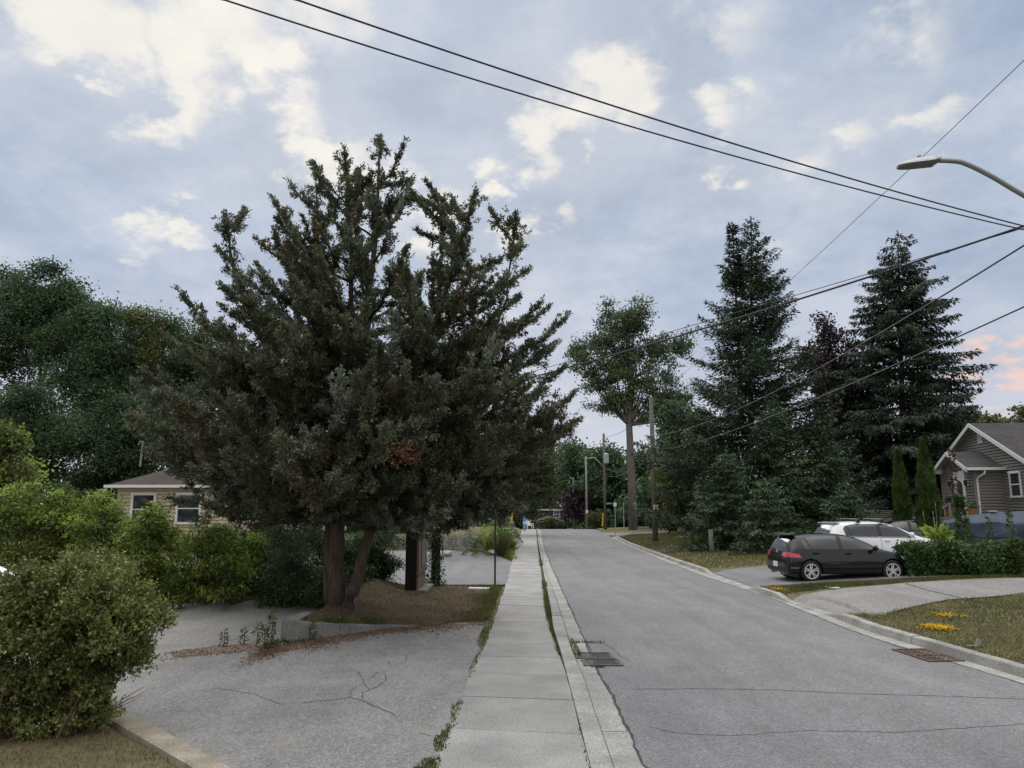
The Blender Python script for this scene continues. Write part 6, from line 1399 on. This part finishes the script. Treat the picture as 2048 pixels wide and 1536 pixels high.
blossoms('dense bright yellow flower patch in the dry front lawn', 1875, 1259, .24, .3, 330); blossoms('thin pale yellow flower patch farther back in the front lawn', 1896, 1235, .3, .35, 90); blossoms('small yellow flower patch at the verge corner behind the hatchback', 1557, 1181, .22, .4, 130)
n = 60; q = scatter(lawn, n); tag(quads_mesh('clover_blossoms', leaves(np.stack([q[:, 0], q[:, 1], hgt(q[:, 0], q[:, 1]) + .05], 1), R.normal(size=(n, 3)) + np.array([0, 0, 1]), .03, .025), M['whitefl']), kind='stuff')
b = B(1957, 1296); st_ = MB(); st_.box((0, 0, .07), (.05, .02, .14), ry=.25); st_.box((-.1, 0, .02), (.16, .05, .03)); tag(st_.build('survey_stake', M['galv'], loc=b), 'small pale stake with a scrap lying beside it in the lawn edge', 'stake')
b = B(1665, 1176); tag(MB().lathe([(0, .02), (.18, .02), (.2, .0)], 18).build('valve_cover', M['slab'], loc=(b.x, b.y, b.z + .01)), 'pale round utility cover in the verge grass beside the hatchback', 'utility cover')

# ------------------------------------------------------------------ sky, sun, camera
W = bpy.data.worlds.new('World'); S.world = W; W.use_nodes = True; nt = W.node_tree; bg = nt.nodes['Background']; bg.inputs['Strength'].default_value = .1
SUN_EL, SUN_AZ = rad(38), rad(-14)     # azimuth measured from +Y towards +X
sky = nd(nt, 'ShaderNodeTexSky', sky_type='NISHITA', sun_disc=False, sun_elevation=SUN_EL, sun_rotation=SUN_AZ)
dirn = nt.nodes.new('ShaderNodeTexCoord').outputs['Generated']
def math_(op, a, b=None, c=None):
    n = nd(nt, 'ShaderNodeMath', operation=op)
    for i, v in enumerate((a, b, c)):
        if v is None: continue
        if isinstance(v, (int, float)): n.inputs[i].default_value = v
        else: nt.links.new(v, n.inputs[i])
    return n.outputs[0]
sep = nd(nt, 'ShaderNodeSeparateXYZ'); nt.links.new(dirn, sep.inputs[0]); zz = sep.outputs['Z']
pz = math_('ADD', math_('MAXIMUM', zz, 0.0), .32); cmb = nd(nt, 'ShaderNodeCombineXYZ')
nt.links.new(math_('DIVIDE', sep.outputs['X'], pz), cmb.inputs[0]); nt.links.new(math_('DIVIDE', sep.outputs['Y'], pz), cmb.inputs[1]); nt.links.new(math_('MULTIPLY', zz, .6), cmb.inputs[2])
cl = cmb.outputs[0]
wn = noise(nt, 4.5, 7, .62, cl, 'Color'); sub = nd(nt, 'ShaderNodeVectorMath', operation='SUBTRACT'); nt.links.new(wn, sub.inputs[0]); sub.inputs[1].default_value = (.5, .5, .5)
scl = nd(nt, 'ShaderNodeVectorMath', operation='SCALE', ins={'Scale': .22}); nt.links.new(sub.outputs[0], scl.inputs[0]); wd = nd(nt, 'ShaderNodeVectorMath', operation='ADD'); nt.links.new(dirn, wd.inputs[0]); nt.links.new(scl.outputs[0], wd.inputs[1]); wd = wd.outputs[0]
def blobsum(L):
    acc = None
    for px, py, r, w in L:
        v = Vector(ray(px, py)).normalized(); dn = nd(nt, 'ShaderNodeVectorMath', operation='DISTANCE'); nt.links.new(wd, dn.inputs[0]); dn.inputs[1].default_value = v
        mr = nd(nt, 'ShaderNodeMapRange', interpolation_type='SMOOTHSTEP', ins={'From Min': r / F * 1.32, 'From Max': 0.0, 'To Min': 0.0, 'To Max': w}); nt.links.new(dn.outputs['Value'], mr.inputs['Value'])
        acc = mr.outputs[0] if acc is None else math_('MAXIMUM', acc, mr.outputs[0])
    return acc
bright = blobsum([(110, 10, 90, 1), (190, 80, 85, 1), (235, 125, 50, .9), (330, 40, 120, 1), (430, 30, 130, 1.1), (370, 130, 95, 1.1), (335, 215, 60, 1), (500, 110, 80, 1), (570, 135, 50, .9), (430, 180, 50, .8), (600, 250, 65, 1), (635, 310, 70, 1.1), (650, 345, 45, 1), (690, 290, 70, .8),
                  (1010, 300, 45, 1), (1060, 240, 70, 1.1), (1130, 190, 85, 1.15), (1215, 170, 85, 1.1), (1290, 180, 65, 1), (1322, 205, 35, .9), (1250, 245, 45, .8), (940, 315, 45, .95), (975, 370, 32, .95), (1150, 300, 28, .8), (1425, 368, 42, 1), (1440, 315, 30, .9), (1420, 240, 45, .75), (1500, 220, 45, .6), (1745, 285, 55, .7), (1880, 218, 55, .75),
                  (1450, 55, 95, .62), (180, 200, 30, .9), (350, 455, 40, .8), (290, 445, 45, .7), (1100, 440, 55, .85), (1045, 460, 60, .8), (620, 40, 90, .62), (700, 20, 80, .62), (1640, 310, 60, .5), (780, 330, 45, .7), (1850, 60, 80, .45), (460, 700, 60, .5), (870, 420, 80, .7)])
halo = blobsum([(330, 80, 330, .38), (640, 300, 260, .4), (1150, 220, 330, .42), (900, 400, 300, .3), (1440, 330, 160, .35), (1740, 280, 200, .3), (1000, 520, 300, .3)])
fb = noise(nt, 9, 8, .62, cl); fb2 = noise(nt, 3.0, 8, .62, cl)
raw = math_('ADD', math_('MULTIPLY', bright, .95), math_('MULTIPLY', math_('SUBTRACT', fb, .5), 1.5))
mk_ = nd(nt, 'ShaderNodeMapRange', interpolation_type='SMOOTHSTEP', ins={'From Min': .06, 'From Max': .86, 'To Min': 0.0, 'To Max': 1.0}); nt.links.new(raw, mk_.inputs['Value']); mask = mk_.outputs[0]
base = ramp(nt, fb2, [(.37, (.345, .43, .57)), (.5, (.445, .525, .66)), (.62, (.575, .63, .735))])
hor = nd(nt, 'ShaderNodeMapRange', interpolation_type='SMOOTHSTEP', ins={'From Min': .03, 'From Max': .36, 'To Min': 1.0, 'To Max': 0.0}); nt.links.new(zz, hor.inputs['Value'])
base = mixc(nt, math_('MULTIPLY', hor.outputs[0], .85), base, (.64, .655, .745))
pk = math_('MULTIPLY', ramp(nt, noise(nt, 1.6, 5, .6, cl), [(.5, (0,) * 3), (.7, (1,) * 3)]), math_('MULTIPLY', hor.outputs[0], .22)); base = mixc(nt, pk, base, (.78, .62, .68)); base = mixc(nt, halo, base, (.72, .72, .745))
col = mixc(nt, mask, base, mixc(nt, noise(nt, 14, 5, .6, cl), (.80, .79, .76), (1.0, .95, .85)))
pink = blobsum([(2015, 715, 75, 1), (1985, 745, 60, 1), (430, 632, 30, .6), (2050, 735, 60, 1), (1820, 880, 30, .4)]); prw = math_('ADD', math_('MULTIPLY', pink, .9), math_('MULTIPLY', math_('SUBTRACT', fb, .5), 1.2))
pm_ = nd(nt, 'ShaderNodeMapRange', interpolation_type='SMOOTHSTEP', ins={'From Min': .35, 'From Max': .85, 'To Min': 0.0, 'To Max': .9}); nt.links.new(prw, pm_.inputs['Value']); col = mixc(nt, pm_.outputs[0], col, (.95, .66, .56))
# unseen sky overhead and behind the viewer is brightened to add light
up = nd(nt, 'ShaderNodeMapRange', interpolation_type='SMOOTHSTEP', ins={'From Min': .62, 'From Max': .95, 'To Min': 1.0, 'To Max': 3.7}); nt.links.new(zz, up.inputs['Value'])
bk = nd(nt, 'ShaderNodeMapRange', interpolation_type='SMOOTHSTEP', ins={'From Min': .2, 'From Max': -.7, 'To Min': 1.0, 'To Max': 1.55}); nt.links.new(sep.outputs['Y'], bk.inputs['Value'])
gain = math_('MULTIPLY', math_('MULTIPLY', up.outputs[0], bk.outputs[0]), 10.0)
upf = nd(nt, 'ShaderNodeMapRange', interpolation_type='SMOOTHSTEP', ins={'From Min': .62, 'From Max': .85, 'To Min': 0.0, 'To Max': .85}); nt.links.new(zz, upf.inputs['Value']); col = mixc(nt, upf.outputs[0], col, (.61, .595, .565))
bkf = nd(nt, 'ShaderNodeMapRange', interpolation_type='SMOOTHSTEP', ins={'From Min': .1, 'From Max': -.6, 'To Min': 0.0, 'To Max': .8}); nt.links.new(sep.outputs['Y'], bkf.inputs['Value']); col = mixc(nt, bkf.outputs[0], col, (.58, .55, .52))
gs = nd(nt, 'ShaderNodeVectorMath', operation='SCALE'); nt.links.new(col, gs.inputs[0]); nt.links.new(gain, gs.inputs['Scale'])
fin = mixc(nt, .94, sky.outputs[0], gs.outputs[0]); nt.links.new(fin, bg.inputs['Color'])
sun = bpy.data.lights.new('sun', 'SUN'); sun.energy = 1.4; sun.angle = rad(35); sun.color = (1, .93, .84); so = bpy.data.objects.new('sun', sun); COL.objects.link(so)
sd = Vector((math.sin(SUN_AZ) * math.cos(SUN_EL), math.cos(SUN_AZ) * math.cos(SUN_EL), math.sin(SUN_EL))); so.rotation_euler = sd.to_track_quat('Z', 'Y').to_euler(); so.location = (0, 0, 40)
cam = bpy.data.cameras.new('camera'); cam.sensor_width = 36; cam.lens = 36 * F / 2048; cam.clip_end = 2000; co_ = bpy.data.objects.new('camera', cam); COL.objects.link(co_)
co_.location = (0, 0, H); co_.rotation_euler = (math.pi / 2 + TH, 0, 0); S.camera = co_
S.view_settings.view_transform = 'Standard'; S.view_settings.look = 'None'; S.view_settings.exposure = 0; S.view_settings.gamma = 1
S.cycles.max_bounces = 6; S.cycles.transparent_max_bounces = 8
